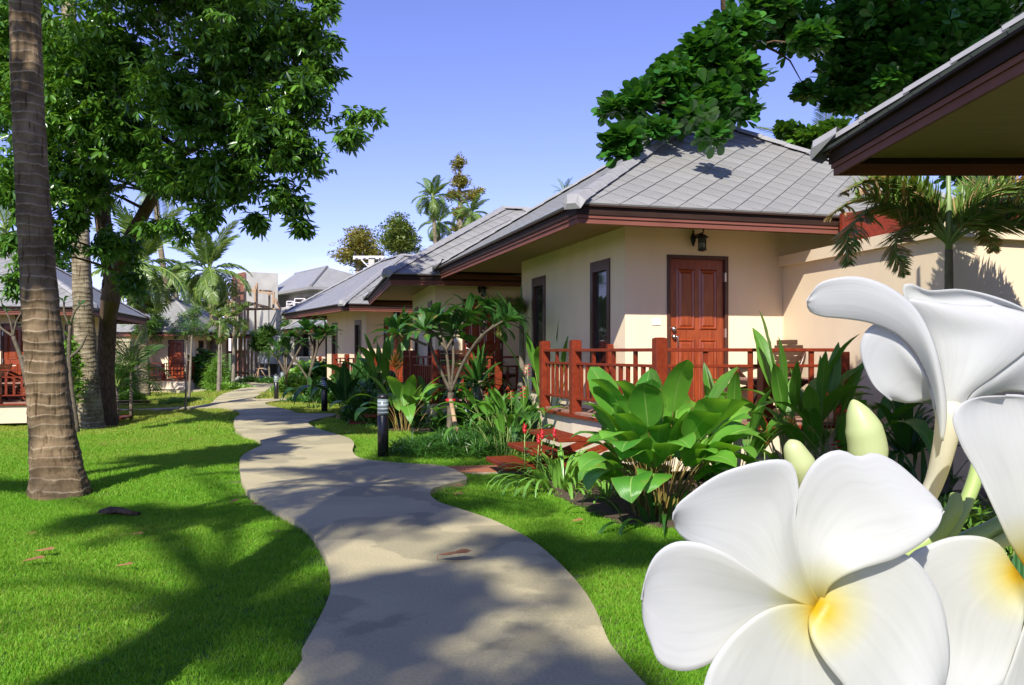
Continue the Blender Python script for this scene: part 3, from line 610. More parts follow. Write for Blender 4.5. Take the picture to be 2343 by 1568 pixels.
p = Vector((3.75, .45)); H0 = house((p.x, p.y, 0), 0, 'bungalow at the right edge of which only the dark fascia and roof corner show', skip=('porch_deck', 'rail_post', 'rail', 'baluster', 'step_tread', 'step_stringer', 'gable_board', 'garden_wall', 'wall_coping', 'porch_base'))
th = R(13); p = fromA((-11.3, 23.6), th, True); H5 = house((p.x, p.y, -.50), th, 'bungalow at the left edge behind the coconut trunk, door half in sunlight', True, skip=('gable_board',))
th = R(-2); p = fromA((-16.4, 47), th, True); H6 = house((p.x, p.y, -.64), th, 'left bungalow further back with a low bench on its red railed porch', True, skip=('gable_board',))
# ---------------------------------------------------------------- leaves
def blade(L, Wd, n=7, m=4, shape='ovate', fold=.18, droop=.35, wave=.0, x0=0, z0=0, pitch=0, seed=0, tear=0):
    "one leaf blade along +x from (x0, z0); returns verts, faces, uv"
    rr = random.Random(seed); V = []; U = []; F = []
    x, z, a = x0, z0, pitch
    for i in range(n + 1):
        s = i / n
        if shape == 'ovate': w = math.sin(math.pi * min(1, s ** .8)) ** .75 * (1 - .15 * s)
        elif shape == 'round': w = max(0, math.sin(math.pi * min(1, .03 + s * .97) ** .92)) ** .55
        elif shape == 'obovate': w = (math.sin(math.pi * s ** 1.35)) ** .8
        elif shape == 'strap': w = min(1, s * 6 + .35) * (1 - s ** 3) ** .8
        else: w = min(1, (s + .03) * 4) ** .6 * (1 - s ** 4) ** .7
        w = max(w, .03 if s in (0, 1) else .05) * Wd / 2
        for j in range(m + 1):
            t = -1 + 2 * j / m
            e = w * (1 + (rr.uniform(-tear, .02) if abs(t) == 1 else 0))
            y = t * e; zz = z + abs(t) * e * fold * (1 if abs(t) < .6 else .8) + wave * e * math.sin(s * 9 + t * 2 + seed) * abs(t)
            V.append((x + rr.uniform(-.01, .01) * L * abs(t), y, zz)); U.append((t, s * 2.2))
        if i < n:
            x += math.cos(a) * L / n; z += math.sin(a) * L / n; a -= droop * (1.4 * s + .3) / n * 2
    for i in range(n):
        for j in range(m):
            k = i * (m + 1) + j; F.append((k, k + 1, k + m + 2, k + m + 1))
    return V, F, U
def leaf_mesh(name, L, Wd, pet=0, lean=.25, prad=.008, mats=('lf_big', 'stemg'), **kw):
    "a whole leaf: petiole rising from the ground at the origin, then the blade"
    V, F, U = [], [], []; mi = []
    x = z = 0; ang = R(88)
    if pet:
        tb = MB(); pts = [(0, 0, 0)]; k = 6
        for i in range(k):
            ang = R(86) - lean * ((i + 1) / k) ** 1.5; x += math.cos(ang) * pet / k; z += math.sin(ang) * pet / k; pts.append((x, 0, z))
        tb.tube(pts, [prad * (1 - .5 * i / k) for i in range(k + 1)], 5, False); V = list(tb.v); F = list(tb.f); U = [(0, 0)] * len(V); mi = [1] * len(F)
    kw.setdefault('pitch', ang)
    v, f, u = blade(L, Wd, x0=x, z0=z, **kw); n = len(V); V += v; U += u; F += [tuple(q + n for q in a) for a in f]; mi += [0] * len(f)
    me = bpy.data.meshes.new(name); me.from_pydata(V, [], F); me.update()
    for q in mats: me.materials.append(M[q])
    me.polygons.foreach_set('material_index', mi); me.polygons.foreach_set('use_smooth', [True] * len(F))
    uv = me.uv_layers.new(name='UVMap'); lv = np.zeros(len(me.loops), np.int32); me.loops.foreach_get('vertex_index', lv)
    uv.data.foreach_set('uv', np.array(U, np.float32)[lv].ravel()); return me
def leaf_set(kind):
    r = []
    for i in range(4):
        s = i * 3 + 1
        if kind == 'calathea': r.append(leaf_mesh('leaf', .44 + .02 * i, .285 + .015 * i, .86 - .12 * i, .12 + .30 * i, .008, ('lf_big', 'stemy'), shape='round', n=10, m=6, fold=.16, droop=.30 + .32 * i, wave=.10, seed=s, tear=.06))
        if kind == 'lime': r.append(leaf_mesh('leaf', .50 + .05 * i, .21 + .02 * i, .45 + .06 * i, .3 + .28 * i, .008, ('lf_bigL', 'stemy'), n=8, m=6, fold=.2, droop=.35 + .25 * i, wave=.06, seed=s))
        if kind == 'heli': r.append(leaf_mesh('leaf', .48 + .05 * i, .135 + .015 * i, .85 - .12 * i, .08 + .14 * i, .008, ('lf_heli', 'stemg'), n=9, m=4, fold=.55, droop=.12 + .22 * i, wave=.08, seed=s, tear=.10))
        if kind == 'helis': r.append(leaf_mesh('leaf', .42 + .05 * i, .12 + .012 * i, .42 + .12 * i, .15 + .35 * i, .007, ('lf_heli', 'stemg'), n=9, m=4, fold=.3, droop=.3 + .3 * i, wave=.12, seed=s, tear=.22))
        if kind == 'banana': r.append(leaf_mesh('leaf', .85 + .08 * i, .26 + .02 * i, .25 + .10 * i, .2 + .25 * i, .018, ('lf_dark', 'stemg'), n=9, m=4, fold=.3, droop=.3 + .35 * i, wave=.06, seed=s, tear=.05))
        if kind == 'strap': r.append(leaf_mesh('leaf', .48 + .06 * i, .038, 0, mats=('lf_strap', 'stemg'), shape='strap', n=7, m=2, fold=.35, droop=.75 + .35 * i, pitch=R(78 - 14 * i), seed=s))
        if kind == 'dstrap': r.append(leaf_mesh('leaf', .62 + .1 * i, .058, 0, mats=('lf_dstrap', 'stemg'), shape='strap', n=7, m=2, fold=.4, droop=.5 + .4 * i, pitch=R(82 - 16 * i), seed=s))
        if kind == 'dracaena': r.append(leaf_mesh('leaf', .75 + .08 * i, .075, 0, mats=('lf_dstrap', 'stemg'), shape='strap', n=8, m=2, fold=.3, droop=.35 + .45 * i, pitch=R(80 - 20 * i), seed=s))
        if kind == 'plum': r.append(leaf_mesh('leaf', .30 + .02 * i, .085, .03, .2, .003, ('lf_plum', 'stemg'), shape='obovate', n=6, m=4, fold=.18, droop=.45 + .15 * i, pitch=R(30), wave=.03, seed=s))
    return r
LS = {k: leaf_set(k) for k in ('calathea', 'lime', 'heli', 'helis', 'banana', 'strap', 'dstrap', 'dracaena', 'plum')}
def clump(name, label, cat, loc, kind, n, size=1, spread=.15, group=None, rr=None, bias=None):
    "a plant whose leaves each rise from the ground"
    rr = rr or random.Random(hash(label) % 9999 if False else sum(map(ord, label)))
    t = thing(name, label, cat, loc, 0, group)
    for i in range(n):
        a = i * 2.399 + rr.uniform(-.4, .4); q = i / n
        me = LS[kind][min(3, int(q * 4 + rr.uniform(-.5, .5))) if q > .1 else 0]
        o = link('leaf', me, None, t); r = spread * math.sqrt(q) * rr.uniform(.5, 1)
        o.location = (r * math.cos(a), r * math.sin(a), -.02)
        s = size * rr.uniform(.72, 1.12)
        k = .30 if kind == 'calathea' else .13
        o.rotation_euler = (rr.uniform(-k, k), rr.uniform(-k, k), a); o.scale = (s, s, s)
    return t
def rosette(par, pos, direc, n, rr, size=1, kind='plum'):
    d = Vector(direc).normalized(); q = d.to_track_quat('Z', 'Y')
    for i in range(n):
        a = i * 2.399; o = link('leaf', LS[kind][i % 4], None, par)
        tilt = rr.uniform(-.75, .15) + .3 * (i / n)
        o.rotation_mode = 'QUATERNION'
        from mathutils import Quaternion
        o.rotation_quaternion = q @ Quaternion((0, 0, 1), a) @ Quaternion((0, 1, 0), tilt)
        o.location = Vector(pos) - d * (.06 * (i / n)); s = size * rr.uniform(.75, 1.1); o.scale = (s, s, s)

# ---------------------------------------------------------------- crowns of many small leaves
def leaf_tpl(L, Wd, obo=False, bend=.25):
    w1, w2 = (.30, .5) if obo else (.45, .38)
    return np.array([(0, 0, 0), (.35 * L, -w1 * Wd, .02 * L), (.35 * L, w1 * Wd, .02 * L), (.72 * L, -w2 * Wd, -bend * .25 * L), (.72 * L, w2 * Wd, -bend * .25 * L), (L, 0, -bend * .6 * L), (.37 * L, 0, -.03 * L), (.74 * L, 0, -.04 * L - bend * .25 * L)]), \
        np.array([(0, 1, 6), (0, 6, 2), (1, 3, 7), (1, 7, 6), (6, 7, 4), (6, 4, 2), (3, 5, 7), (7, 5, 4)])
def leaf_tpl3(L, Wd, bend=.2):
    "rounded leaf, broadest beyond the middle"
    V = [(0, 0, 0)]; prof = ((.16, .12), (.38, .30), (.62, .48), (.82, .44), (.95, .24))
    for s, w in prof: z = -bend * L * s * s * .5; V += [(s * L, -w * Wd, z + .05 * L * w), (s * L, 0, z - .02 * L), (s * L, w * Wd, z + .05 * L * w)]
    V.append((L, 0, -bend * L * .5)); F = [(0, 1, 2), (0, 2, 3)]
    for k in range(4):
        a = 1 + 3 * k; F += [(a, a + 3, a + 4), (a, a + 4, a + 1), (a + 1, a + 4, a + 5), (a + 1, a + 5, a + 2)]
    F += [(13, 16, 14), (14, 16, 15)]
    return np.array(V), np.array(F)
def leaf_tpl2(L, Wd, bend=.25):
    return np.array([(0, 0, 0), (.45 * L, -.5 * Wd, 0), (.45 * L, .5 * Wd, 0), (L, 0, -bend * .5 * L)]), np.array([(0, 1, 2), (1, 3, 2)])
def rosette_tpl(n, leaf, rs, up=.25, rad=.02, droop=.0, rise=.0):
    V, F = [], []
    for i in range(n):
        a = i * 2.399 + rs.uniform(-.2, .2); e = up + rs.uniform(-.5, .5) - droop; ro = rs.uniform(-.5, .5)
        v, f = leaf; s = rs.uniform(.75, 1.1)
        c, d = math.cos(ro), math.sin(ro); Rx = np.array([(1, 0, 0), (0, c, -d), (0, d, c)])
        c, d = math.cos(e), math.sin(e); Ry = np.array([(c, 0, -d), (0, 1, 0), (d, 0, c)])
        c, d = math.cos(a), math.sin(a); Rz = np.array([(c, -d, 0), (d, c, 0), (0, 0, 1)])
        v2 = (v * s) @ (Rz @ Ry @ Rx).T + np.array([rad * math.cos(a), rad * math.sin(a), -rise * i / n])
        F.append(f + sum(len(x) for x in V)); V.append(v2)
    return np.concatenate(V), np.concatenate(F)
def scatter(tpls, pos, rs, smin=.8, smax=1.2, tilt=.9, hang=0):
    Vs, Fs = [], []; base = 0
    which = rs.randint(0, len(tpls), len(pos))
    for k, (tv, tf) in enumerate(tpls):
        p = pos[which == k]; n = len(p)
        if n == 0: continue
        yaw = rs.uniform(0, 6.283, n); ti = rs.uniform(0, tilt, n) + hang * .6; az = rs.uniform(0, 6.283, n); s = rs.uniform(smin, smax, n)
        cz, sz = np.cos(yaw), np.sin(yaw); Z0 = np.zeros(n); O1 = np.ones(n)
        Rz = np.stack([cz, -sz, Z0, sz, cz, Z0, Z0, Z0, O1], 1).reshape(n, 3, 3)
        ct, st = np.cos(ti), np.sin(ti); Rx = np.stack([ct, Z0, st, Z0, O1, Z0, -st, Z0, ct], 1).reshape(n, 3, 3)
        ca, sa = np.cos(az), np.sin(az); Ra = np.stack([ca, -sa, Z0, sa, ca, Z0, Z0, Z0, O1], 1).reshape(n, 3, 3)
        Rm = Ra @ Rx @ Rz
        v = np.einsum('nij,kj->nki', Rm, tv) * s[:, None, None] + p[:, None, :]
        f = tf[None] + (np.arange(n) * len(tv))[:, None, None]
        Vs.append(v.reshape(-1, 3)); Fs.append(f.reshape(-1, 3) + base); base += n * len(tv)
    return np.concatenate(Vs), np.concatenate(Fs)
def blob_points(blobs, n, rs, shell=.35):
    "points in ellipsoids given as (u, v, distance, ru, rv, depth) - sizes ru, rv as seen at that distance"
    bl = []
    for b in blobs:
        if len(b) == 6:
            u, v, Y, ru, rv, rd = b; c = P(u, v, Y); bl.append((c, ru / 2000 * Y, rd, rv / 2000 * Y))
        else: bl.append((Vector(b[0]), b[1], b[2], b[3]))
    vol = np.array([(a * b * c) ** .75 for _, a, b, c in bl]); cnt = (vol / vol.sum() * n).astype(int) + 1
    out = []
    for (c, a, b, d), k in zip(bl, cnt):
        q = rs.normal(size=(k, 3)); q /= np.linalg.norm(q, axis=1)[:, None]; r = rs.uniform(0, 1, k) ** shell
        # clumpy: pull the points towards random twig centres
        q = q * r[:, None]; m = max(3, k // 14); cc = q[rs.randint(0, k, m)]; w = rs.randint(0, m, k)
        q = q * .55 + cc[w] * .45
        out.append(q * np.array([a, b, d]) + np.array(c))
    return np.concatenate(out), bl
def twig_mesh(mb, trunk_pts, targets, rs, r0=.05, n=5):
    tp = [Vector(t) for t in trunk_pts]
    for t in targets:
        t = Vector(t); a = min(tp, key=lambda q: (q - t).length + max(0, q.z - t.z) * .6)
        mid = a.lerp(t, .5) + Vector((rs.uniform(-.1, .1), rs.uniform(-.1, .1), (t - a).length * .10))
        mb.tube([a, a.lerp(mid, .5) + Vector((0, 0, .02)), mid, mid.lerp(t, .6), t], [r0, r0 * .75, r0 * .5, r0 * .3, r0 * .12], n, False)
def tree(name, label, trunks, blobs, n, leafk='tree', leafm='lf_tree', barkm='bark', size=1, group=None, seed=1, r0=.05, tw=14, shell=.45, cat='tree', hang=0, droop=0, tpl=None, up=.25):
    rs = np.random.RandomState(seed); t0 = trunks[0][0][0]
    o = thing(name, label, cat, t0, 0, group); inv = -Vector(t0)
    if tpl is None:
        if leafk == 'tree': tpl = [rosette_tpl(9, leaf_tpl(.155 * size, .050 * size), rs, -.05, .02, .40) for _ in range(4)]
        elif leafk == 'almond': tpl = [rosette_tpl(8, leaf_tpl3(.21 * size, .125 * size), rs, .25, .03) for _ in range(4)]
        elif leafk == 'fine': tpl = [rosette_tpl(14, leaf_tpl2(.10 * size, .028 * size), rs, .3, .05) for _ in range(4)]
        else: tpl = [rosette_tpl(9, leaf_tpl2(.34 * size, .16 * size), rs, .3, .12) for _ in range(4)]
    pts, bl = blob_points(blobs, n, rs, shell)
    pts = pts[pts[:, 2] > g(pts[:, 0], pts[:, 1]) + .05]
    V, F = scatter(tpl, pts, rs, hang=hang)
    tb = MB(); allp = []
    for p, r in trunks:
        p = [Vector(q) for q in p]; tb.tube([q + inv for q in p], r, 10, False)
        for a, b in zip(p[:-1], p[1:]): allp += [a.lerp(b, k / 4) for k in range(5)]
    allp = allp[len(allp) // 5:]
    br = MB(); tg = [Vector(pts[i]) for i in rs.choice(len(pts), min(tw, len(pts)), False)] if tw else []
    twig_mesh(br, [q + inv for q in allp], [q + inv for q in tg], rs, r0)
    tb.build('trunk', M[barkm], o, True)
    if tw: br.build('branches', M[barkm], o, True, kind='stuff')
    c = tri_mesh('crown', V + np.array(inv), F, M[leafm], o); c['kind'] = 'stuff'
    return o

# ---------------------------------------------------------------- palms
def frond_tpl(name, arch, leaflets=46, ll=.24, lw=.014, hangl=.7, m='lf_palm', bushy=False, rs=np.random.RandomState(3), dry=0):
    "unit frond along +x"
    pts = []; x = z = 0; a = R(8)
    for i in range(13):
        pts.append((x, 0, z)); a -= arch / 12 * (1 + .8 * i / 12); x += math.cos(a) / 12; z += math.sin(a) / 12
    tb = MB().tube(pts, [.014 * (1 - i / 14) + .002 for i in range(13)], 5, False)
    V = list(tb.v); F = list(tb.f); mi = [1] * len(F); pv = [Vector(p) for p in pts]
    for i in range(leaflets):
        s = .16 + .84 * (i + .5) / leaflets; k = min(11, int(s * 12)); p = pv[k].lerp(pv[k + 1], s * 12 - k); d = (pv[min(12, k + 1)] - pv[k]).normalized()
        for sd in ((1, -1) if not bushy else (1, -1, 1, -1)):
            L = ll * (math.sin(math.pi * min(1, .12 + s * .86)) ** .6) * rs.uniform(.85, 1.1); w = lw * rs.uniform(.8, 1.1)
            if bushy: ang = rs.uniform(0, 2 * math.pi); side = Vector((0, math.cos(ang), math.sin(ang) * .8)); L *= .9
            else: side = Vector((0, sd, rs.uniform(.0, .25)))
            v0 = (side * .8 + d * .6).normalized(); v1 = (v0 + Vector((0, 0, -hangl * rs.uniform(.7, 1.3)))).normalized(); v2 = (v1 + Vector((0, 0, -hangl * .8))).normalized()
            wd = v0.cross(Vector((0, 0, 1))).cross(v0).normalized() if False else d
            a0 = p; a1 = a0 + v0 * L * .4; a2 = a1 + v1 * L * .35; a3 = a2 + v2 * L * .3; b = len(V)
            V += [tuple(a0 - wd * w * .3), tuple(a0 + wd * w * .3), tuple(a1 - wd * w * .5), tuple(a1 + wd * w * .5), tuple(a2 - wd * w * .4), tuple(a2 + wd * w * .4), tuple(a3)]
            F += [(b, b + 1, b + 3, b + 2), (b + 2, b + 3, b + 5, b + 4), (b + 4, b + 5, b + 6)]
            q = 2 if rs.uniform() < dry * (1.6 if s > .6 else .6) else 0; mi += [q] * 3
    me = bpy.data.meshes.new(name); me.from_pydata(V, [], F); me.update()
    me.materials.append(M[m]); me.materials.append(M['stemg']); me.materials.append(M['lf_foxd']); me.polygons.foreach_set('material_index', mi); return me
CF = [frond_tpl('frond', .5, hangl=.35), frond_tpl('frond', 1.1, hangl=.7), frond_tpl('frond', 1.9, hangl=1.0)]
FF = [frond_tpl('frond', .9, 110, .22, .015, .2, 'lf_fox', True, dry=.12), frond_tpl('frond', 1.5, 110, .23, .016, .3, 'lf_fox', True, dry=.25), frond_tpl('frond', 2.0, 110, .23, .016, .4, 'lf_fox', True, dry=.22)]
DF = [frond_tpl('frond', .6, 30, ll=.27, lw=.034, hangl=.4), frond_tpl('frond', 1.2, 30, ll=.27, lw=.034, hangl=.8), frond_tpl('frond', 2.0, 30, ll=.27, lw=.034, hangl=1.0)]
FG = [frond_tpl('frond', 1.2, 60, .26, .028, .4, 'lf_palm', True, dry=.04), frond_tpl('frond', 1.9, 60, .26, .028, .6, 'lf_palm', True, dry=.08)]
BF = [frond_tpl('frond', .7, 30, .26, .018, .3, 'lf_bush'), frond_tpl('frond', 1.2, 30, .28, .018, .5, 'lf_bush')]
def put_fronds(t, top, n, L, tpls, rr, el0=R(75), el1=R(-25), name='frond'):
    for i in range(n):
        q = i / max(1, n - 1); a = i * 2.399 + rr.uniform(-.3, .3); el = el0 + (el1 - el0) * q + rr.uniform(-.12, .12)
        me = tpls[min(len(tpls) - 1, int(q * len(tpls)))]
        o = link(name, me, None, t); o.location = top; s = L * rr.uniform(.82, 1.05); o.scale = (s, s, s)
        o.rotation_euler = (rr.uniform(-.5, .5), -el, a)
def palm(name, label, pts, rad, n=20, L=2.3, tpls=None, trunkm='ptrunk2', nuts=0, shaft=0, group=None, el1=R(-30), seed=0, ns=12):
    rr = random.Random(seed or sum(map(ord, label))); pts = [Vector(p) for p in pts]; b = pts[0].copy()
    t = thing(name, label, 'palm tree', b, 0, group); pts = [p - b for p in pts]
    arr = np.array([tuple(p) for p in pts]); cum = np.concatenate([[0], np.cumsum(np.linalg.norm(np.diff(arr, axis=0), axis=1))]); ts = np.concatenate([np.linspace(0, min(2, cum[-1] * .3), 14)[:-1], np.linspace(min(2, cum[-1] * .3), cum[-1], 44)])
    q = np.stack([np.interp(ts, cum, arr[:, k]) for k in range(3)], 1); rads = np.interp(ts, cum, rad)
    for _ in range(4): q[1:-1] = (q[:-2] + 2 * q[1:-1] + q[2:]) / 4; rads[1:-1] = (rads[:-2] + 2 * rads[1:-1] + rads[2:]) / 4
    rads = [r * (1 + .022 * math.sin(i * 2.3) + .012 * math.sin(i * 5.1)) for i, r in enumerate(rads)]; sm = [Vector(p) for p in q]
    if ns > 20:      # near trunks: leaf-scar ledges, ridges and worn hollows as geometry
        zs = np.linspace(0, 1, 230); ar = np.array([tuple(p) for p in sm]); ch = np.linspace(0, 1, len(sm)); mb = MB()
        # denser near the ground, where the trunk is seen
        zs = zs ** 1.8; sm2 = [Vector([float(np.interp(q_, ch, ar[:, k])) for k in range(3)]) for q_ in zs]; rd2 = [float(np.interp(q_, ch, rads)) for q_ in zs]
        mb.tube(sm2, rd2, 40); vv = mb.v
        for i in range(len(sm2)):
            for k in range(40):
                p = Vector(vv[i * 40 + k]); d = p - sm2[i]; th_ = k / 40 * 6.283; z = p.z; w = z + .022 * math.sin(th_ * 2 + z * 3) + .012 * math.sin(th_ * 5 + 1)
                led = ((w / .105) % 1.0); f = 1 + .035 * (1 - led) ** 3 + .016 * math.sin(th_ * 11 + z * 2) * math.sin(z * 17 + th_ * 3) + .02 * math.sin(th_ * 4 + z * 1.3)
                if z < .5: f += (.5 - z) * .16 * max(0, math.sin(th_ * 7 + 1.5 * math.sin(th_ * 2)))
                vv[i * 40 + k] = tuple(sm2[i] + d * f)
        mb.build('trunk', M[trunkm], t, True)
    else: MB().tube(sm, rads, ns).build('trunk', M[trunkm], t, True)
    top = sm[-1]
    if shaft:
        d = (sm[-1] - sm[-2]).normalized(); MB().tube([top - d * .02, top + d * shaft * .3, top + d * shaft], [rads[-1] * .95, rads[-1] * .8, rads[-1] * .35], 10).build('crownshaft', M['crownshaft'], t, True); top = top + d * shaft * .35
    put_fronds(t, top, n, L, tpls or CF, rr, el1=el1)
    for i in range(nuts):
        a = i * 2.1; o = link('coconut', COCO, M['coco'], t, False); o.location = top + Vector((.2 * math.cos(a), .2 * math.sin(a), -.22 - .06 * (i % 3)))
    return t
COCO = MB().lathe((0, 0, -.11), [(0, .02), (.03, .07), (.1, .10), (.17, .08), (.21, .02)], 10).mesh('coconut')
COCO.polygons.foreach_set('use_smooth', [True] * len(COCO.polygons))
# ================================================================ big trunks and trees on the left lawn
b = G(140, 1134)
near = [b + Vector((0, 0, -.08)), b + Vector((-.01, 0, .12)), P(125, 1050, 9.2), P(108, 880, 9.2), P(92, 700, 9.25), P(75, 450, 9.3), P(62, 200, 9.4), P(55, -60, 9.5), P(30, -600, 9.8)]
t = palm('coconut_palm', 'nearest coconut palm trunk at the left edge, grey brown and ringed, leaning left', near, [.31, .285, .235, .205, .175, .160, .158, .155, .15], n=22, L=2.6, trunkm='ptrunk', seed=3, ns=32)
b = G(208, 982)
near = [b + Vector((0, 0, -.08)), b + Vector((0, 0, .15)), P(201, 880, b.y), P(190, 700, b.y), P(178, 400, b.y), P(160, 100, b.y), P(150, -160, b.y)]
palm('coconut_palm', 'second coconut palm trunk with a worn brown patch at its foot', near, [.37, .32, .265, .235, .20, .17, .16], n=18, L=2.5, trunkm='ptrunk2', seed=8, ns=24)
bb = G(243, 976)
F1 = P(258, 650, 16.9)
TR = [([bb + Vector((0, 0, -.1)), P(241, 850, bb.y), P(248, 720, bb.y - .2), F1], [.30, .23, .22, .20]),
      ([P(250, 690, 16.9), F1, P(235, 500, 16.8), P(225, 300, 16.4), P(240, 100, 16), P(260, -150, 15.5)], [.17, .16, .15, .12, .09, .05]),
      ([P(250, 690, 16.9), F1, P(300, 540, 16.5), P(345, 460, 16), P(378, 390, 15.2), P(430, 290, 14.4)], [.17, .15, .13, .11, .09, .04]),
      ([P(345, 460, 16), P(420, 350, 15.6), P(520, 300, 15), P(640, 260, 14.2)], [.09, .08, .06, .03]),
      ([P(225, 300, 16.4), P(330, 180, 15.5), P(480, 80, 14.8), P(620, 20, 14.2)], [.10, .08, .06, .03]),
      ([P(232, 480, 16.8), P(150, 330, 16.5), P(60, 250, 16)], [.09, .07, .03])]
BL = [(10, 230, 15, 60, 110, .8), (10, 420, 15, 50, 80, .6), (15, 560, 15, 40, 50, .4), (150, 500, 15, 60, 60, .5), (600, 300, 13.4, 130, 140, 1.3), (200, 260, 14, 170, 170, 1.5), (430, 400, 14, 160, 90, 1.3), (60, 60, 14.5, 120, 150, 1.5), (420, -60, 13.5, 430, 130, 2.6), (560, 110, 13.5, 190, 130, 1.8), (690, 90, 13.5, 85, 95, 1.0), (745, 20, 13.2, 45, 50, .5), (700, 220, 13.3, 90, 80, .9),
      (830, 265, 13.2, 85, 22, .4), (800, 320, 13.1, 62, 50, .5), (680, 340, 13.3, 95, 90, .9), (640, 450, 13.4, 85, 60, .7), (690, 520, 13.4, 40, 38, .35), (590, 510, 13.6, 45, 45, .4),
      (520, 400, 13.6, 120, 100, 1.2), (430, 230, 13.2, 170, 140, 1.4), (260, 130, 13.8, 170, 150, 1.6), (300, 330, 14.2, 120, 120, 1.3), (110, 180, 14.5, 150, 170, 1.6), (190, 420, 14.8, 120, 100, 1.2),
      (50, 420, 14.8, 90, 100, 1.2), (55, 590, 14.8, 35, 75, .5), (140, 540, 15, 60, 60, .6), (470, 490, 13.8, 60, 50, .5), (300, 640, 16.2, 45, 60, .5), (290, 560, 16, 50, 45, .6), (730, 150, 13.4, 55, 65, .5), (30, 640, 14.8, 40, 50, .4), (70, 500, 14.8, 60, 60, .6), (240, 560, 15.5, 60, 60, .6), (400, 530, 14, 45, 35, .4), (20, 100, 14.8, 90, 130, 1), (100, 380, 14.8, 90, 110, 1), (770, 100, 13.2, 30, 28, .3), (350, 520, 14.5, 60, 40, .6)]
tree('broadleaf_tree', 'large dark green tree filling the upper left, trunk forked low beside the second coconut trunk', TR, BL, 10600, seed=5, tw=60, r0=.035, shell=.5)
# sea almond over the first bungalow
FK = Vector((7.0, 16.8, 6.2)); TA = [([Vector((7.8, 17.8, -.1)), Vector((7.6, 17.4, 3)), FK], [.28, .23, .19]),
      ([FK, P(1860, 80, 16), P(1700, 110, 14.5), P(1600, 150, 13), P(1560, 190, 12.8), P(1470, 255, 12)], [.13, .10, .07, .05, .04, .02]),
      ([FK, P(1900, 100, 15.5), P(2010, 20, 14.5), P(2170, -80, 13)], [.15, .13, .1, .06]),
      ([P(1700, 110, 14.5), P(1655, 20, 14.5), P(1650, -80, 14)], [.06, .05, .03]), ([FK, P(2180, 210, 16), P(2170, 0, 15)], [.14, .12, .07])]
BA = [(1560, 240, 12.4, 70, 60, .6), (1640, 160, 12.8, 90, 80, .8), (1410, 355, 11.6, 26, 26, .25), (2100, 100, 15, 130, 120, 1.5), (1990, 200, 15, 80, 60, 1), (1400, 245, 12.2, 42, 22, .3), (1460, 235, 12.3, 55, 50, .5), (1530, 195, 12.5, 65, 75, .7), (1600, 130, 12.8, 75, 75, .8), (1675, 70, 13, 80, 60, .8), (1700, 170, 13, 55, 65, .6), (1500, 290, 12.0, 40, 30, .3),
      (1430, 325, 11.6, 38, 40, .3), (1640, 225, 12.6, 60, 75, .6), (1630, 320, 11.3, 26, 32, .2), (1700, 265, 13, 30, 35, .3), (1580, 275, 12.2, 55, 30, .4), (1760, 20, 13.5, 90, 40, .8),
      (1830, 55, 14.5, 90, 70, 1), (1860, 90, 13, 60, 30, .4), (1960, 60, 15, 120, 80, 1.4), (2060, 130, 15, 110, 90, 1.4), (1950, 150, 15, 90, 55, 1), (1850, 215, 15, 55, 18, .4), (1935, 225, 15, 60, 35, .6), (2180, 90, 15, 120, 160, 1.6), (2300, -20, 15, 120, 90, 1.5), (2040, 230, 15.5, 90, 60, 1), (2250, 380, 17, 120, 60, 1), ((4.2, 11.3, 9.4), 1.3, 1.5, .6), ((6.4, 11.0, 9.6), 1.5, 1.5, .6), ((8.4, 11.0, 9.6), 1.5, 1.5, .6)]  # last three clumps: unseen, added overhead to shade the crown's right side
tree('sea_almond_tree', 'sea almond tree with big glossy round leaves reaching over the nearest roof', TA, BA, 6800, leafk='almond', leafm='lf_almond', seed=9, tw=50, r0=.03, shell=.5)
tree('evergreen_tree', 'dark tree top showing behind the right slope of the nearest roof', [([Vector((7.4, 20, 0)), P(1860, 330, 20)], [.2, .1])], [(1860, 325, 20, 75, 30, .8), (1800, 300, 20, 30, 18, .4), (1900, 300, 20, 40, 25, .5)], 420, leafk='almond', leafm='lf_tree', seed=19, tw=10)
palm('coconut_palm', 'palm whose frond tips poke up behind the dark tree top over the nearest roof', [Vector((9.6, 24, 0)), Vector((9.5, 24, 4)), P(1880, 370, 24)], [.2, .15, .12], n=16, L=2.0, seed=31)
palm('coconut_palm', 'tiny palm tip showing just above the ridge between the first and second roofs', [Vector((3.9, 60, -.3)), P(1292, 445, 60)], [.2, .12], n=16, L=1.3, seed=33)
# trees and palm crowns beyond the right-hand roofs
def bgtree(label, u, v, Y, ru, rv, n=420, leafm='lf_back', seed=1, size=1.0, blobs=None, name='tree'):
    base = Vector(((u - 1171) / 2000 * Y, Y, gz((u - 1171) / 2000 * Y, Y)))
    B = blobs or [(u, v, Y, ru, rv, ru / 2000 * Y), (u - ru * .3, v + rv * .3, Y, ru * .7, rv * .6, ru / 2500 * Y), (u + ru * .35, v + rv * .25, Y, ru * .6, rv * .6, ru / 2500 * Y), (u, v - rv * .4, Y, ru * .6, rv * .5, ru / 2500 * Y)]
    tree(name, label, [([base, P(u, v + rv * .8, Y), P(u, v - rv * .4, Y)], [.006 * Y, .0045 * Y, .001 * Y])], B, n, leafk='far', leafm=leafm, barkm='greybark', size=size * Y / 55, seed=seed, tw=26, r0=.0016 * Y, shell=.4)
bgtree('rounded autumn-tinted tree beyond the roofs, left one of a pair', 822, 570, 64, 72, 60, 900, 'lf_back', 41, .62)
bgtree('greener rounded tree beyond the roofs, right one of a pair', 914, 545, 62, 60, 66, 900, 'lf_back2', 42, .60)
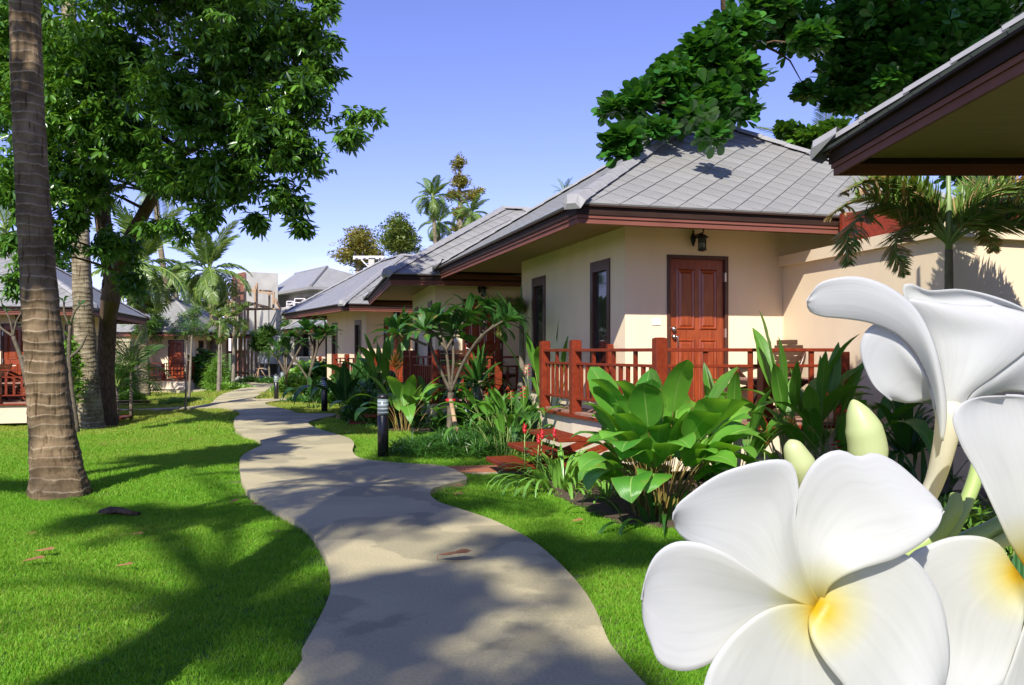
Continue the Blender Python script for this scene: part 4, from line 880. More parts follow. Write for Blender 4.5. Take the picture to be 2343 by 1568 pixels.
bgtree('tall narrow sparse tree rising highest behind the second roof', 1052, 450, 66, 36, 90, 560, 'lf_back', 43, .6,
       blobs=[(1048, 372, 66, 22, 26, 1), (1055, 415, 66, 34, 26, 1.1), (1040, 450, 66, 24, 22, .9), (1075, 450, 66, 26, 22, .9), (1058, 490, 66, 34, 22, 1), (1095, 435, 66, 14, 14, .5), (1050, 530, 66, 30, 20, 1)])
bpy.data.objects
palm('coconut_palm', 'tall coconut palm beside the sparse tree, its thin trunk clear against the sky', [Vector((-5.8, 58, -.3)), P(996, 560, 58), P(990, 455, 58)], [.16, .13, .10], n=20, L=1.9, seed=51, tpls=DF)
palm('coconut_palm', 'lower palm crown tucked under the tall coconut palm', [Vector((-5.3, 62, -.3)), P(1004, 512, 62)], [.16, .12], n=18, L=1.9, seed=52, tpls=DF)
palm('coconut_palm', 'palm crown leaning right in front of the sparse tree', [Vector((-3.0, 60, -.3)), P(1078, 492, 60)], [.16, .12], n=20, L=2.0, seed=53, tpls=DF)
# palms and trees behind the left-hand bungalows
palm('coconut_palm', 'bright coconut palm with green nuts left of the scaffolding', [Vector((-17.0, 50, -.6)), P(489, 720, 50), P(478, 622, 50)], [.28, .24, .18], n=24, L=3.4, nuts=7, seed=61, el1=R(-45), tpls=DF)
palm('coconut_palm', 'wide coconut palm behind the left bungalow roofs, fronds hanging to the leaning trunk', [Vector((-17.6, 42, -.6)), P(320, 610, 42)], [.25, .18], n=24, L=3.5, seed=62, el1=R(-50), tpls=DF)
palm('coconut_palm', 'yellowish coconut palm top at the far left above the roof', [Vector((-17.0, 30, -.6)), P(15, 535, 30)], [.25, .18], n=20, L=2.6, seed=63, nuts=5, el1=R(-40))
palm('coconut_palm', 'slim pale leaning palm trunk in the lawn before the further left bungalow', [G(410, 892), P(396, 780, G(410, 892).y), P(381, 660, G(410, 892).y), P(366, 560, G(410, 892).y), P(355, 440, G(410, 892).y)], [.27, .19, .165, .15, .14], n=18, L=2.4, seed=64, ns=14)
palm('coconut_palm', 'small distant palm between the leaning trunk and the bright coconut palm', [Vector((-25, 75, -.6)), P(455, 690, 75)], [.2, .15], n=18, L=2.8, seed=65, tpls=DF)
for i, (u, v, Y, ru, rv, lab, lm) in enumerate([(410, 715, 80, 60, 32, 'low green tree mass behind the leaning trunk', 'lf_back2'), (560, 735, 85, 50, 28, 'low tree behind the scaffolding foot', 'lf_back2'), (300, 560, 60, 60, 90, 'leafy tree behind the forked trunk above the left roofs', 'lf_bush'), (120, 600, 50, 80, 60, 'dark tree behind the roof of the bungalow at the left edge', 'lf_bush'), (400, 640, 70, 55, 45, 'pale feathery tree seen through the palm fronds at left', 'lf_young'), (20, 640, 44, 40, 40, 'tree between the left edge and the near trunk, over the roof', 'lf_young')]):
    bgtree(lab, u, v, Y, ru, rv, 420, lm, 70 + i, .7)
# ================================================================ planting
clump('broad_leaf_plant', 'big clump of broad glossy leaves on ochre stalks in front of the nearest porch', 'plant', G(1505, 1178), 'calathea', 84, 1.08, .32)
clump('heliconia', 'upright heliconia with rolled leaves just right of the big broad-leaved clump', 'plant', Vector((2.30, 9.15, 0)), 'heli', 30, 1.0, .30)
clump('heliconia', 'ragged-leaved heliconia with orange and yellow bracts before the rail, above the flower bud', 'plant', Vector((3.15, 9.0, 0)), 'heli', 16, 1.18, .22)
clump('heliconia', 'small torn heliconia low beside the orange bracts', 'plant', Vector((2.85, 8.7, 0)), 'helis', 12, .75, .2)
clump('heliconia', 'tall ragged heliconia overlapping the rail right of the door, one upright rolled leaf', 'plant', Vector((3.0, 9.35, 0)), 'heli', 14, 1.45, .18)
clump('heliconia', 'torn heliconia leaves hanging over the rail left of the lounge chair', 'plant', Vector((3.35, 8.8, 0)), 'helis', 20, 1.5, .25)
clump('dark_strap_plant', 'tall plant of long dark strap leaves behind the upper white flower', 'plant', Vector((3.75, 8.3, .55)), 'dracaena', 34, 1.05, .12)
clump('dark_strap_plant', 'dark strap-leaved clump at the foot of the garden wall, behind the flower stalks', 'plant', Vector((3.65, 7.7, 0)), 'dracaena', 34, .95, .25)
clump('dark_strap_plant', 'second dark strap-leaved clump right of the thick flower stalk', 'plant', Vector((4.25, 7.4, 0)), 'dracaena', 26, .9, .25)
clump('spider_lily', 'bright strap-leaved lily with red ginger spikes beside the red steps', 'plant', Vector((.55, 9.7, 0)), 'strap', 110, 1.12, .46)
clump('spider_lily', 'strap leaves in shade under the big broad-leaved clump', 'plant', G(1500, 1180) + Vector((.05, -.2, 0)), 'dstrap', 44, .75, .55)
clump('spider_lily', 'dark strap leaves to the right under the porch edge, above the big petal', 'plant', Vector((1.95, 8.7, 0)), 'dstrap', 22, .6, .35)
clump('spider_lily', 'fine lily tuft between the lily with red spikes and the broad-leaved clump', 'plant', Vector((.98, 9.0, 0)), 'strap', 30, .7, .22)
def spikes(lab, pts, m='red', s=1.0, cat='flower spike', leaves=True):
    t = thing('ginger_flower', lab, cat, pts[0])
    b = Vector(pts[0])
    for i, p in enumerate(pts):
        p = Vector(p) - b; g0 = gz(*(p + b)[:2])
        MB().tube([(p.x * .8, p.y * .8, g0 - b.z), (p.x, p.y, p.z)], .006, 5).build('stem', M['stemg'], t, True)
        mb = MB().lathe(p, [(-.01 * s, .012 * s), (.02 * s, .024 * s), (.05 * s, .018 * s), (.10 * s, .006 * s)], 7)
        for k in range(7):
            a = k * 2.4; z = .01 + k * .012; mb.bar(p + Vector((0, 0, z * s)), p + Vector((.035 * s * math.cos(a), .035 * s * math.sin(a), (z + .03) * s)), .016 * s, .006 * s)
        mb.build('bract', M[m], t)
        for k in range(4 if leaves else 0):
            o = link('leaf', LS['plum'][k], None, t); o.location = p + Vector((0, 0, -.03 - .09 * k)); o.rotation_euler = (0, .1, k * 2.4 + i); o.scale = (.55, .8, .55)
spikes('group of short red ginger spikes over the lily by the steps', [P(1200, 990, 10.1), P(1240, 1003, 9.9), P(1268, 1000, 9.8), P(1232, 1015, 9.7)], s=.9)
def parrot(lab, p, n, m, s=1, down=False):
    p = Vector(p); t = thing('heliconia_flower', lab, 'flower', p)
    MB().tube([(0.02, 0, -.9 * s), (.01, 0, -.4 * s), (0, 0, 0)], .006, 5).build('stem', M['stemg'], t, True)
    for k in range(n):
        sg = -1 if k % 2 else 1; z = (-.05 * k if down else .02 * k) * s; ang = (R(20) if down else R(35 + 8 * k))
        mb = MB(); d = Vector((sg * math.cos(ang), .15 * sg, math.sin(ang) * (1 if not down else -.2)))
        mb.tube([Vector((0, 0, z)), Vector((0, 0, z)) + d * .05 * s, Vector((0, 0, z)) + d * .11 * s + Vector((0, 0, .012 * s))], [.012 * s, .015 * s, .002], 6).build('bract', M[m], t, True)
parrot('orange heliconia bract standing before the pale porch base', P(1810, 992, 8.9), 6, 'orange', .9)
parrot('yellow and red heliconia bract left of the big pale bud', P(1860, 955, 9.3), 6, 'orange', .75)
parrot('drooping orange heliconia bract just above the main flower', P(1748, 1018, 8.8), 5, 'orange', .9)
parrot('hanging crab-claw bract in red behind the right bud', P(1912, 1010, 8.6), 8, 'red', .6, True)
parrot('hanging red crab-claw bracts left of the porch corner post', P(1206, 835, 13.1), 7, 'red', .5, True)
parrot('second hanging chain of red claws, lower in the bed left of the porch', P(1196, 885, 12.8), 7, 'red', .5, True)
parrot('single red claw chain deep in the bed beside the dracaena', P(1168, 895, 13.6), 6, 'red', .45, True)
# bed left of the nearest porch
clump('heliconia', 'broad heliconia leaves against the side wall between the two narrow windows', 'plant', Vector((.58, 13.9, 0)), 'heli', 9, 1.75, .15)
clump('heliconia', 'dark heliconia leaves crowding the corner post of the nearest porch', 'plant', Vector((.18, 13.0, 0)), 'banana', 9, .75, .25)
clump('heliconia', 'dense dark leaves at the bed edge left of the red steps', 'plant', Vector((-.1, 12.5, 0)), 'helis', 22, .95, .35)
clump('heliconia', 'dark leaf clump behind the steps under the side wall', 'plant', Vector((.05, 13.7, 0)), 'helis', 22, 1.15, .35)
clump('heliconia', 'leafy clump between the dracaena trunk and the side wall', 'plant', Vector((-.35, 14.6, 0)), 'helis', 20, 1.2, .35)
clump('dracaena', 'dracaena with a pale stem and a fountain of long straps, right of the forked frangipani', 'plant', G(1092, 985) + Vector((0, 0, .85)), 'dracaena', 44, 1.15, .06)
MBt = MB().tube([G(1092, 985), G(1092, 985) + Vector((.01, 0, .95))], [.12, .10], 10).build('plant_stem', M['greybark'], None, True); tag(MBt, 'pale ringed stem under the fountain of dracaena straps', 'plant stem')
clump('broad_leaf_plant', 'lime green broad-leaved clump behind the nearest bollard light', 'plant', G(925, 988), 'lime', 22, 1.25, .25)
clump('broad_leaf_plant', 'yellow-green leaf clump left of the lime clump, facing the light', 'plant', G(868, 968), 'lime', 14, .95, .3)
clump('heliconia', 'heliconia with an orange spike in front of the second porch corner', 'plant', G(890, 950), 'heli', 18, 1.65, .35)
parrot('upright orange spike among leaves before the second porch post', P(905, 845, 18.8), 7, 'orange', 2.0)
clump('banana_plant', 'banana-like plant with wide dark leaves right of the second bollard', 'plant', G(790, 945), 'banana', 14, 1.25, .2)
clump('banana_plant', 'banana-like plant with long leaves before the third bungalow wall', 'plant', G(832, 940), 'banana', 14, 1.45, .2)
clump('dracaena', 'grass-like arching plant in front of the second bungalow rail', 'plant', G(872, 940), 'dracaena', 30, 1.5, .15)
clump('heliconia', 'light leaves before the pale base of the second porch, right of the lime clump', 'plant', G(985, 975), 'helis', 16, 1.15, .3)
clump('heliconia', 'low leaves filling the bed under the second porch', 'plant', G(1040, 970), 'helis', 20, 1.05, .45)
clump('banana_plant', 'single broad banana leaves arching left of the dracaena crown', 'plant', G(1060, 968), 'banana', 7, 1.05, .15)
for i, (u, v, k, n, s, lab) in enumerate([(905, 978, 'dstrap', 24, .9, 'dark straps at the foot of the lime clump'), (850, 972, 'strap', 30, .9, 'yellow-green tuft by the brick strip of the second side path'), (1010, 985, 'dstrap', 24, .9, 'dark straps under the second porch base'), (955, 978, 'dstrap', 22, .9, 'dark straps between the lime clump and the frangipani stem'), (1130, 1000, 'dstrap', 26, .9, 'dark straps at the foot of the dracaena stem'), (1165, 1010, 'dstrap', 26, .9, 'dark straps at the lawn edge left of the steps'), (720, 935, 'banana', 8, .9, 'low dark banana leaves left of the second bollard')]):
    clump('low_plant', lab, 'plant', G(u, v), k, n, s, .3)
# shrubs made of small leaves
def shrub(label, c, r, h, n, m='lf_bush', leafk='fine', size=1, seed=1, name='shrub'):
    c = Vector(c); rs = np.random.RandomState(seed); o = thing(name, label, 'shrub', c)
    lf = {'fine': leaf_tpl2(.11 * size, .035 * size), 'strap': leaf_tpl2(.30 * size, .022 * size, .9), 'round': leaf_tpl(.12 * size, .06 * size)}[leafk]
    tpl = [rosette_tpl(9, lf, rs, .6, .02) for _ in range(3)]
    q = rs.normal(size=(n, 3)); q /= np.linalg.norm(q, axis=1)[:, None]; q *= rs.uniform(.3, 1, n)[:, None] ** .4; q[:, 2] = np.abs(q[:, 2])
    pts = q * np.array([r, r * .8, h]) * rs.uniform(.85, 1.1, (n, 1)); V, F = scatter(tpl, pts, rs, tilt=.8)
    c2 = tri_mesh('foliage', V, F, M[m], o); c2['kind'] = 'stuff'
    mb = MB()
    for i in range(6): a = i * 1.05; mb.tube([(0, 0, -.05), (r * .3 * math.cos(a), r * .3 * math.sin(a), h * .5), (r * .6 * math.cos(a), r * .6 * math.sin(a), h * .8)], [.02, .012, .006], 5)
    mb.build('stem', M['greybark'], o, True)
shrub('bright feathery shrub at the bend beyond the second bollard', G(672, 902), .85, .75, 420, 'lf_light', 'fine', 1.5, 1)
shrub('tall light green shrub behind the bright feathery one', G(705, 893), .9, 1.3, 420, 'lf_light', 'round', 1.9, 2)
shrub('clipped row of low green shrubs under the far side of the third porch', G(735, 900), 1.2, 1.3, 420, 'lf_bush', 'round', 1.8, 3)
shrub('ferny ground cover round the forked frangipani stem', G(1030, 1040), .95, .22, 620, 'lf_bush', 'strap', .62, 4)
shrub('lower ferny ground cover on the house side of the frangipani', G(1085, 1022), .8, .25, 420, 'lf_bush', 'strap', .62, 5)
shrub('dark undergrowth behind the frangipani stem', G(1120, 992), 1.0, .55, 420, 'lf_bush', 'round', 1.0, 6)
shrub('dark undergrowth left of the steps under the side wall', G(1170, 1000), .9, .7, 420, 'lf_bush', 'round', 1.0, 7)
shrub('dark leafy mass below the second bungalow rail', G(800, 925), 1.3, .9, 420, 'lf_bush', 'round', 1.4, 8)
shrub('dark leafy mass against the second porch base', G(960, 962), 1.5, .75, 420, 'lf_bush', 'round', 1.3, 9)
shrub('small shrub with red dots left of the nearest bollard', G(838, 968), .55, .75, 260, 'lf_bush', 'fine', 1.2, 10)
shrub('low green tuft at the foot of the small frangipani', G(712, 922), .9, .2, 220, 'lf_bush', 'fine', 1.3, 11)
shrub('undergrowth at the foot of the ragged heliconia', Vector((3.0, 8.6, 0)), .6, .4, 260, 'lf_bush', 'round', .9, 12)
shrub('low foliage deep under the frangipani flowers at right', Vector((3.3, 6.6, 0)), .9, .4, 420, 'lf_light', 'fine', .8, 13)
# left-hand beds
shrub('spider lily tuft at the base of the left bungalow porch', G(22, 962), .55, .42, 160, 'lf_strap', 'strap', 1.3, 21)
shrub('second lily tuft at the left bungalow base, nearer the trunk', G(72, 958), .5, .45, 160, 'lf_strap', 'strap', 1.3, 22)
shrub('small round dark green shrub touching the near coconut trunk', G(95, 960), .35, .3, 140, 'lf_light', 'fine', 1.0, 23)
shrub('tall yellow-green croton between the two coconut trunks', P(158, 925, 21) * 1, .35, 1.7, 300, 'lf_light', 'fine', 1.3, 24)
shrub('bushy reeds beside the forked trunk, under the left roof end', G(272, 905), .8, 1.6, 420, 'lf_bush', 'strap', 1.5, 25)
shrub('pale spotted shrub by the dark timber edging', G(300, 922), .6, .45, 240, 'lf_light', 'round', 1.2, 26)
shrub('ring of small plants round the staked tree in the left lawn', G(424, 925), 1.0, .22, 260, 'lf_light', 'fine', 1.1, 27)
shrub('hedge strip along the further left porch base', G(360, 890), 1.6, .45, 300, 'lf_bush', 'fine', 2.0, 28)
shrub('hedge strip right of the leaning trunk under the porch base', G(450, 890), 1.5, .45, 300, 'lf_bush', 'fine', 2.0, 29)
shrub('tall bright heliconia clump at the right corner of the further left porch', P(498, 885, 44) - Vector((0, 0, .2)), .7, 1.7, 300, 'lf_light', 'strap', 1.3, 30)
shrub('low plants round the bollard on the left of the path', G(525, 893), 1.1, .3, 260, 'lf_light', 'fine', 1.6, 31)
shrub('small shrub before the wheelbarrow basin', G(572, 876), .7, .3, 120, 'lf_light', 'fine', 1.5, 32)
shrub('small shrub right of the basin', G(612, 878), .6, .3, 120, 'lf_bush', 'fine', 1.5, 33)
shrub('dark dense tree-like shrub beside the further left porch', P(462, 860, 48) - Vector((0, 0, .5)), .9, 1.9, 260, 'lf_bush', 'round', 2.2, 34)
for i, (u, v, Y, s) in enumerate([(268, 850, 24, 1.5), (300, 800, 25, 1.6)]):
    t = thing('fishtail_palm', ['bushy small palm with arching fronds right of the forked trunk', 'taller bushy palm just before the further left bungalow wall'][i], 'palm tree', (P(u, v, Y).x, Y, gz(P(u, v, Y).x, Y)))
    MB().tube([(0, 0, -.05), (0, 0, 1.1 + i * .4)], [.06, .04], 8).build('trunk', M['greybark'], t, True)
    put_fronds(t, Vector((0, 0, 1.0 + .4 * i)), 12, s, BF, random.Random(i), R(80), R(5))
# foxtail palms
palm('foxtail_palm', 'foxtail palm in front of the garden wall, its bushy fronds browning', [Vector((3.92, 7.95, -.05)), P(2171, 800, 7.95), P(2170, 572, 7.95)], [.075, .045, .034], n=0, shaft=1.05, trunkm='greybark', seed=71)
tp = bpy.data.objects['foxtail_palm']; rr = random.Random(5); top = P(2170, 560, 7.95) - Vector((3.92, 7.95, -.05))
for a, el, L, k, roll in ((180, 56, 1.55, 2, .3), (172, 64, 1.30, 1, -.3), (188, 40, 1.15, 2, .5), (2, 55, 1.25, 1, .2), (-12, 42, 1.45, 2, 0), (25, 66, 1.1, 0, .4), (150, 70, 1.1, 0, .2), (-60, 55, 1.0, 1, .1), (184, 72, 1.35, 1, .1), (8, 68, 1.35, 1, -.2), (-4, 55, 1.5, 1, .5), (40, 50, 1.2, 1, 0)):
    o = link('frond', FF[k], None, tp); o.location = top; o.scale = (L, L, L); o.rotation_euler = (roll, -R(el), R(a))
palm('foxtail_palm', 'slender foxtail palm at the far corner of the side wall', [Vector((.10, 15.9, -.05)), P(1194, 850, 15.7), P(1193, 745, 15.6)], [.09, .055, .045], n=0, shaft=.7, trunkm='greybark', seed=72)
tp = bpy.data.objects['foxtail_palm.001']; top = P(1193, 735, 15.6) - Vector((.10, 15.9, -.05))
for a, el, L, k in ((180, 62, 1.05, 1), (90, 60, .95, 1), (170, 30, .7, 2), (10, 75, .9, 0), (250, 70, .9, 1)):
    o = link('frond', FF[k], None, tp); o.location = top; o.scale = (L, L, L); o.rotation_euler = (0, -R(el), R(a))
for i, (u, v, vt, Y, lab) in enumerate([(500, 880, 745, 40, 'foxtail palm left of the scaffolding'), (533, 870, 740, 42, 'foxtail palm with hanging fronds before the scaffolding')]):
    b = P(u, v, Y); b.z = gz(b.x, Y); palm('foxtail_palm', lab, [b, P(u + 3, vt, Y)], [.10, .05], n=7, L=1.35, tpls=FG, shaft=.5, trunkm='greybark', seed=80 + i)
b = G(1860, 1250); 
t = thing('areca_palm', 'small areca palm with fine fronds against the wall at the right edge', 'palm tree', (5.0, 8.1, 0))
MB().tube([(0, 0, -.05), (0, 0, 1.3)], [.03, .02], 7).build('trunk', M['stemy'], t, True)
for a, el, L in ((175, 78, .95), (120, 84, 1.0), (20, 75, .9), (200, 55, .9), (250, 70, .8)):
    o = link('frond', CF[1], None, t); o.location = (0, 0, 1.25); o.scale = (L, L, L); o.rotation_euler = (.6, -R(el), R(a))
# frangipani shrubs with forked stems
def frangi(label, base, forks, leafn=9, size=1, rad=.05, m='plumbark', kind='plum', r0=.5):
    base = Vector(base); t = thing('frangipani_tree', label, 'tree', base); rr = random.Random(sum(map(ord, label)))
    mb = MB()
    for pts, a, b, ros in forks:
        pts = [Vector(p) - base for p in pts]; mb.tube(smooth_pts(pts, k=4), np.linspace(a, b, 4 * (len(pts) - 1) + 1), 8)
    mb.build('trunk', M[m], t, True)
    for pts, a, b, ros in forks:
        if ros: p = Vector(pts[-1]) - base; rosette(t, p, (Vector(pts[-1]) - Vector(pts[-2])) + Vector((0, 0, .15)), ros, rr, size, kind)
    return t
Y = 14.4; K = P(1031, 898, Y)
frangi('forked frangipani with dark leaf rosettes before the second porch, red band on its stem', G(1027, 1018), [
    ([G(1027, 1018), P(1029, 960, Y), K], .055, .05, 0),
    ([K, P(1000, 830, Y), P(975, 760, Y - .2)], .030, .018, 21), ([K, P(1020, 800, Y), P(1003, 742, Y + .1)], .028, .018, 21), ([K, P(1037, 830, Y), P(1035, 770, Y + .3)], .026, .018, 18),
    ([K, P(1070, 810, Y), P(1128, 745, Y + .1)], .030, .018, 22), ([K, P(1060, 830, Y - .1), P(1100, 770, Y - .3), P(1150, 735, Y - .4)], .028, .018, 22), ([P(1020, 800, Y), P(990, 760, Y + .3), P(950, 755, Y + .3)], .026, .018, 20), ([P(1070, 810, Y), P(1100, 770, Y + .3), P(1110, 725, Y + .4)], .026, .018, 20), ([P(1020, 800, Y), P(1045, 760, Y + .2), P(1062, 735, Y + .3)], .024, .016, 20), ([P(975, 790, Y - .1), P(940, 775, Y), P(915, 765, Y)], .022, .016, 18)], size=1.6)
st = MB().tube([P(1031, 915, 14.3), G(1050, 1022)], [.035, .04], 7).build('wooden_stake', M['scaff'], None, True); tag(st, 'slanting wooden stake propping the forked frangipani', 'stake')
bd = MB().tube([P(1031, 917, 14.37) + Vector((0, 0, -.02)), P(1031, 917, 14.37) + Vector((0, 0, .03))], [.085, .085], 12).build('red_band', M['red'], None, True); tag(bd, 'red tie band round the forked frangipani stem', 'band')
Y = 26.5
frangi('smaller frangipani with slim grouped stems before the third bungalow', G(709, 918), [
    ([G(709, 918), P(706, 870, Y), P(722, 810, Y), P(728, 780, Y)], .055, .03, 18), ([P(706, 870, Y), P(716, 800, Y), P(705, 760, Y)], .035, .025, 18), ([P(706, 870, Y), P(680, 830, Y), P(664, 805, Y)], .035, .022, 14), ([P(706, 870, Y), P(725, 800, Y + .3), P(745, 770, Y + .4)], .035, .022, 14), ([P(716, 800, Y), P(690, 780, Y), P(682, 775, Y)], .03, .03, 14), ([P(680, 830, Y), P(655, 815, Y), P(640, 803, Y)], .03, .025, 12)], size=2.1)
Y = 31
frangi('thin frangipani at the end of the path, left of the smaller one', G(655, 893), [
    ([G(655, 893), P(655, 860, Y), P(668, 830, Y), P(690, 790, Y)], .05, .03, 12), ([P(655, 860, Y), P(640, 830, Y), P(625, 810, Y)], .05, .03, 12), ([P(655, 860, Y), P(650, 820, Y), P(655, 800, Y)], .05, .03, 12)], size=1.15)
def bare(label, base, Yb, pts, n=4, m='lf_light'):
    pass
Y = 19.5; b = G(72, 952)
frangi('nearly bare frangipani with pale forked branches before the left bungalow porch', b, [
    ([b, P(62, 880, Y), P(48, 820, Y), P(30, 770, Y)], .06, .035, 0), ([P(48, 820, Y), P(75, 795, Y), P(75, 770, Y), P(68, 745, Y)], .035, .022, 7), ([P(30, 770, Y), P(8, 755, Y), P(-8, 740, Y)], .03, .02, 5), ([P(30, 770, Y), P(25, 740, Y), P(15, 715, Y)], .03, .02, 5), ([P(30, 770, Y), P(38, 735, Y), P(50, 715, Y)], .026, .018, 6), ([P(15, 715, Y), P(2, 690, Y)], .02, .015, 5)], size=.75)
Y = 19; b = Vector((P(178, 900, Y).x, Y, gz(P(178, 900, Y).x, Y)))
frangi('bare pale frangipani between the two coconut trunks', b, [
    ([b, P(160, 860, Y), P(158, 800, Y), P(160, 745, Y)], .06, .035, 6), ([P(158, 820, Y), P(185, 795, Y), P(198, 765, Y)], .035, .02, 0), ([P(160, 745, Y), P(148, 720, Y), P(146, 690, Y)], .03, .02, 6), ([P(160, 745, Y), P(170, 715, Y), P(182, 700, Y)], .03, .02, 6)], size=.8)
# young staked trees
def young(label, u, v, Yt, crown, h, r=.05, tripod=True, m='lf_young', n=130, seed=1, size=1.0, leafk='fine'):
    b = G(u, v); Y = b.y; t0 = P(crown[0], crown[1] + crown[3] * .4, Y); t0.y = Y
    tree('young_tree', label, [([b, b.lerp(t0, .5), t0], [r, r * .8, r * .5])], [(crown[0], crown[1], Y, crown[2], crown[3], crown[2] / 2000 * Y)], n, leafk=leafk, leafm=m, barkm='greybark', seed=seed, tw=16, r0=r * .4, size=size * Y / 26, shell=.5)
    if tripod:
        t = thing('tree_stakes', 'crossed wooden stakes propping the ' + label, 'stakes', b)
        top = t0 - b; top.z *= .45; top.x *= .45
        for k in range(3):
            a = k * 2.09 + .5; MB().tube([(.55 * math.cos(a), .55 * math.sin(a), -.02), tuple(top + Vector((-.05 * math.cos(a), -.05 * math.sin(a), .05)))], [.03, .03], 6).build('stake', M['scaff'], t, True)
        MB().bar(top + Vector((-.3, -.05, -.12)), top + Vector((.3, -.05, -.1)), .05, .05).build('crossbar', M['scaff'], t)
young('leafy young tree in front of the further left bungalow', 334, 897, 0, (335, 740, 62, 62), 4, .075, n=260, seed=91, size=1.3)
young('feathery thin sapling beside the leaning trunk', 424, 942, 0, (428, 755, 60, 50), 3, .035, False, n=110, seed=92)
young('sapling behind the feathery one with two bare stems', 432, 921, 0, (440, 720, 40, 35), 3, .06, False, n=60, seed=93)
young('round young tree before the concrete building', 593, 872, 0, (592, 785, 28, 34), 3, .045, n=200, seed=94, size=1.2)
young('small tree with drooping leaves right of the round young tree', 617, 871, 0, (612, 762, 22, 24), 3, .06, False, n=160, seed=95, size=1.4)
young('sparse spindly tree left of the white porch roof', 655, 872, 0, (655, 752, 22, 40), 3, .05, False, n=50, seed=96)
young('feathery sapling by the left path bollard', 505, 895, 0, (507, 760, 26, 36), 3, .04, False, n=90, seed=97)
# ================================================================ bollards
def make_bollard(loc, label):
    t = thing('bollard_light', label, 'bollard light', loc, 0, 'black bollard lights along the path')
    MB().lathe((0, 0, 0), [(-.05, .078), (.60, .078), (.605, .072)], 24).build('post', M['black'], t, True)
    ln = MB().lathe((0, 0, 0), [(.605, .078), (.84, .078)], 24).build('lens', M['lens'], t, True)
    rb = MB()
    for k in range(4): rb.lathe((0, 0, .632 + .052 * k), [(0, .0775), (.004, .0805), (.020, .0805), (.024, .0775)], 20)
    rb.build('louvre', M['louv'], ln, True)
    MB().lathe((0, 0, 0), [(.838, .080), (.872, .080), (.893, .066), (.90, .03)], 24).build('cap', M['black'], t, True)
    return t
BO = make_bollard(G(876, 1048), 'nearest black bollard light, on the lawn tip right of the path')
for (u, v, lab) in ((742, 945, 'second bollard light, just before the side path to the second bungalow'), (632, 916, 'third bollard light, tall left one of the close pair'), (646, 896, 'fourth bollard light, behind and right of the third'), (522, 886, 'lone bollard light on the left side of the path near the scaffolding')):
    c = copy_tree(BO); c.location = G(u, v); c['label'] = lab
# ================================================================ porch furniture
def table(loc, rz, label, L=.95, Wd=.55, h=.50):
    t = thing('porch_table', label, 'table', loc, rz)
    for k in range(6): MB().box(-L / 2, L / 2, -Wd / 2 + k * Wd / 6 + .004, -Wd / 2 + (k + 1) * Wd / 6 - .004, h - .025, h).build('table_slat', M['deckwood'], t)
    MB().box(-L / 2 + .03, L / 2 - .03, -Wd / 2 + .03, Wd / 2 - .03, h - .07, h - .027).build('apron', M['furn'], t)
    for s in (-1, 1):
        for e in (-1, 1):
            MB().tube([(e * L * .42, s * Wd * .36, 0), (e * L * .22, s * Wd * .36, h * .30), (e * L * .10, s * Wd * .36, h * .62), (e * L * .34, s * Wd * .36, h - .04)], [.03, .028, .032, .028], 6).build('leg', M['furn'], t, True)
def lounge(loc, rz, label):
    t = thing('porch_chair', label, 'chair', loc, rz)
    for k in range(6): MB().box(-.28, .28, -.25 + k * .085, -.175 + k * .085, .40 - .01 * k, .42 - .01 * k).build('seat_slat', M['furn'], t)
    for k in range(8): MB().box(-.28, .28, .27 + .035 * k, .29 + .035 * k, .42 + k * .072, .48 + k * .072).build('back_slat', M['furn'], t)
    for s in (-.31, .31):
        MB().tube([(s, -.28, 0), (s, -.20, .30), (s, .24, .38), (s, .42, .70), (s, .56, 1.0)], [.028] * 5, 6).build('side_frame', M['furn'], t, True)
        MB().tube([(s, .42, 0), (s, .26, .25), (s, -.10, .55), (s, -.26, .62), (s, .40, .64)], [.025] * 5, 6).build('arm', M['furn'], t, True)
HM = Matrix.Translation((1.47, 11.36, 0)) @ Matrix.Rotation(R(16), 4, 'Z')
table(HM @ Vector((1.60, -.95, .675)), R(16), 'low slatted table with curved dark legs on the nearest porch')
lounge(HM @ Vector((1.78, -.35, .675)), R(16 - 80), 'dark slatted lounge chair against the garden wall on the nearest porch')
M2 = H2.matrix_basis
lounge(M2 @ Vector((.35, -.75, .675)), R(12), 'black slatted chair behind the rail of the second porch'); table(M2 @ Vector((1.15, -.85, .675)), R(12), 'low table with a white cup on the second porch')
M5 = H5.matrix_basis
table(M5 @ Vector((1.0, -.8, .675)), R(7), 'low table on the porch of the left-edge bungalow'); lounge(M5 @ Vector((1.7, -.6, .675)), R(-20), 'dark chair behind the rail at the left edge')
M6 = H6.matrix_basis
table(M6 @ Vector((.9, -.8, .675)), 0, 'bench-like table behind the rail of the further left bungalow', 1.2)
# ================================================================ concrete building under construction
BT = thing('concrete_building', 'unfinished two-storey concrete building with grey hipped roof', 'building', (-12.9, 56, -.3), R(33))
zz = lambda v: 1.5 + (805 - v) * .028 + .3
b = MB()
b.box(.8, 6.9, .8, 2.4, 1.4, zz(660)).box(.8, 6.9, 5.9, 9.3, 1.4, zz(660)).box(.8, 6.9, 2.4, 5.9, zz(673), zz(660)).box(.8, 1.0, 2.4, 5.9, 3.4, zz(703)).box(1.0, 6.9, 2.4, 5.9, 3.2, 3.4).box(6.7, 6.9, 2.4, 5.9, 3.4, zz(673))
b.build('wall', M['rawcon'], BT)
MB().box(-1.5, 9, -4, 9.5, zz(834), zz(817)).build('floor_slab', M['rawcon'], BT, bevel=.03)
MB().box(-1.4, -1.22, -3.6, 6.4, zz(753), zz(703)).build('parapet', M['rawcon'], BT, bevel=.03)
MB().box(-1.22, .8, -3.6, 6.4, zz(753), zz(745)).build('balcony_slab', M['rawcon'], BT)
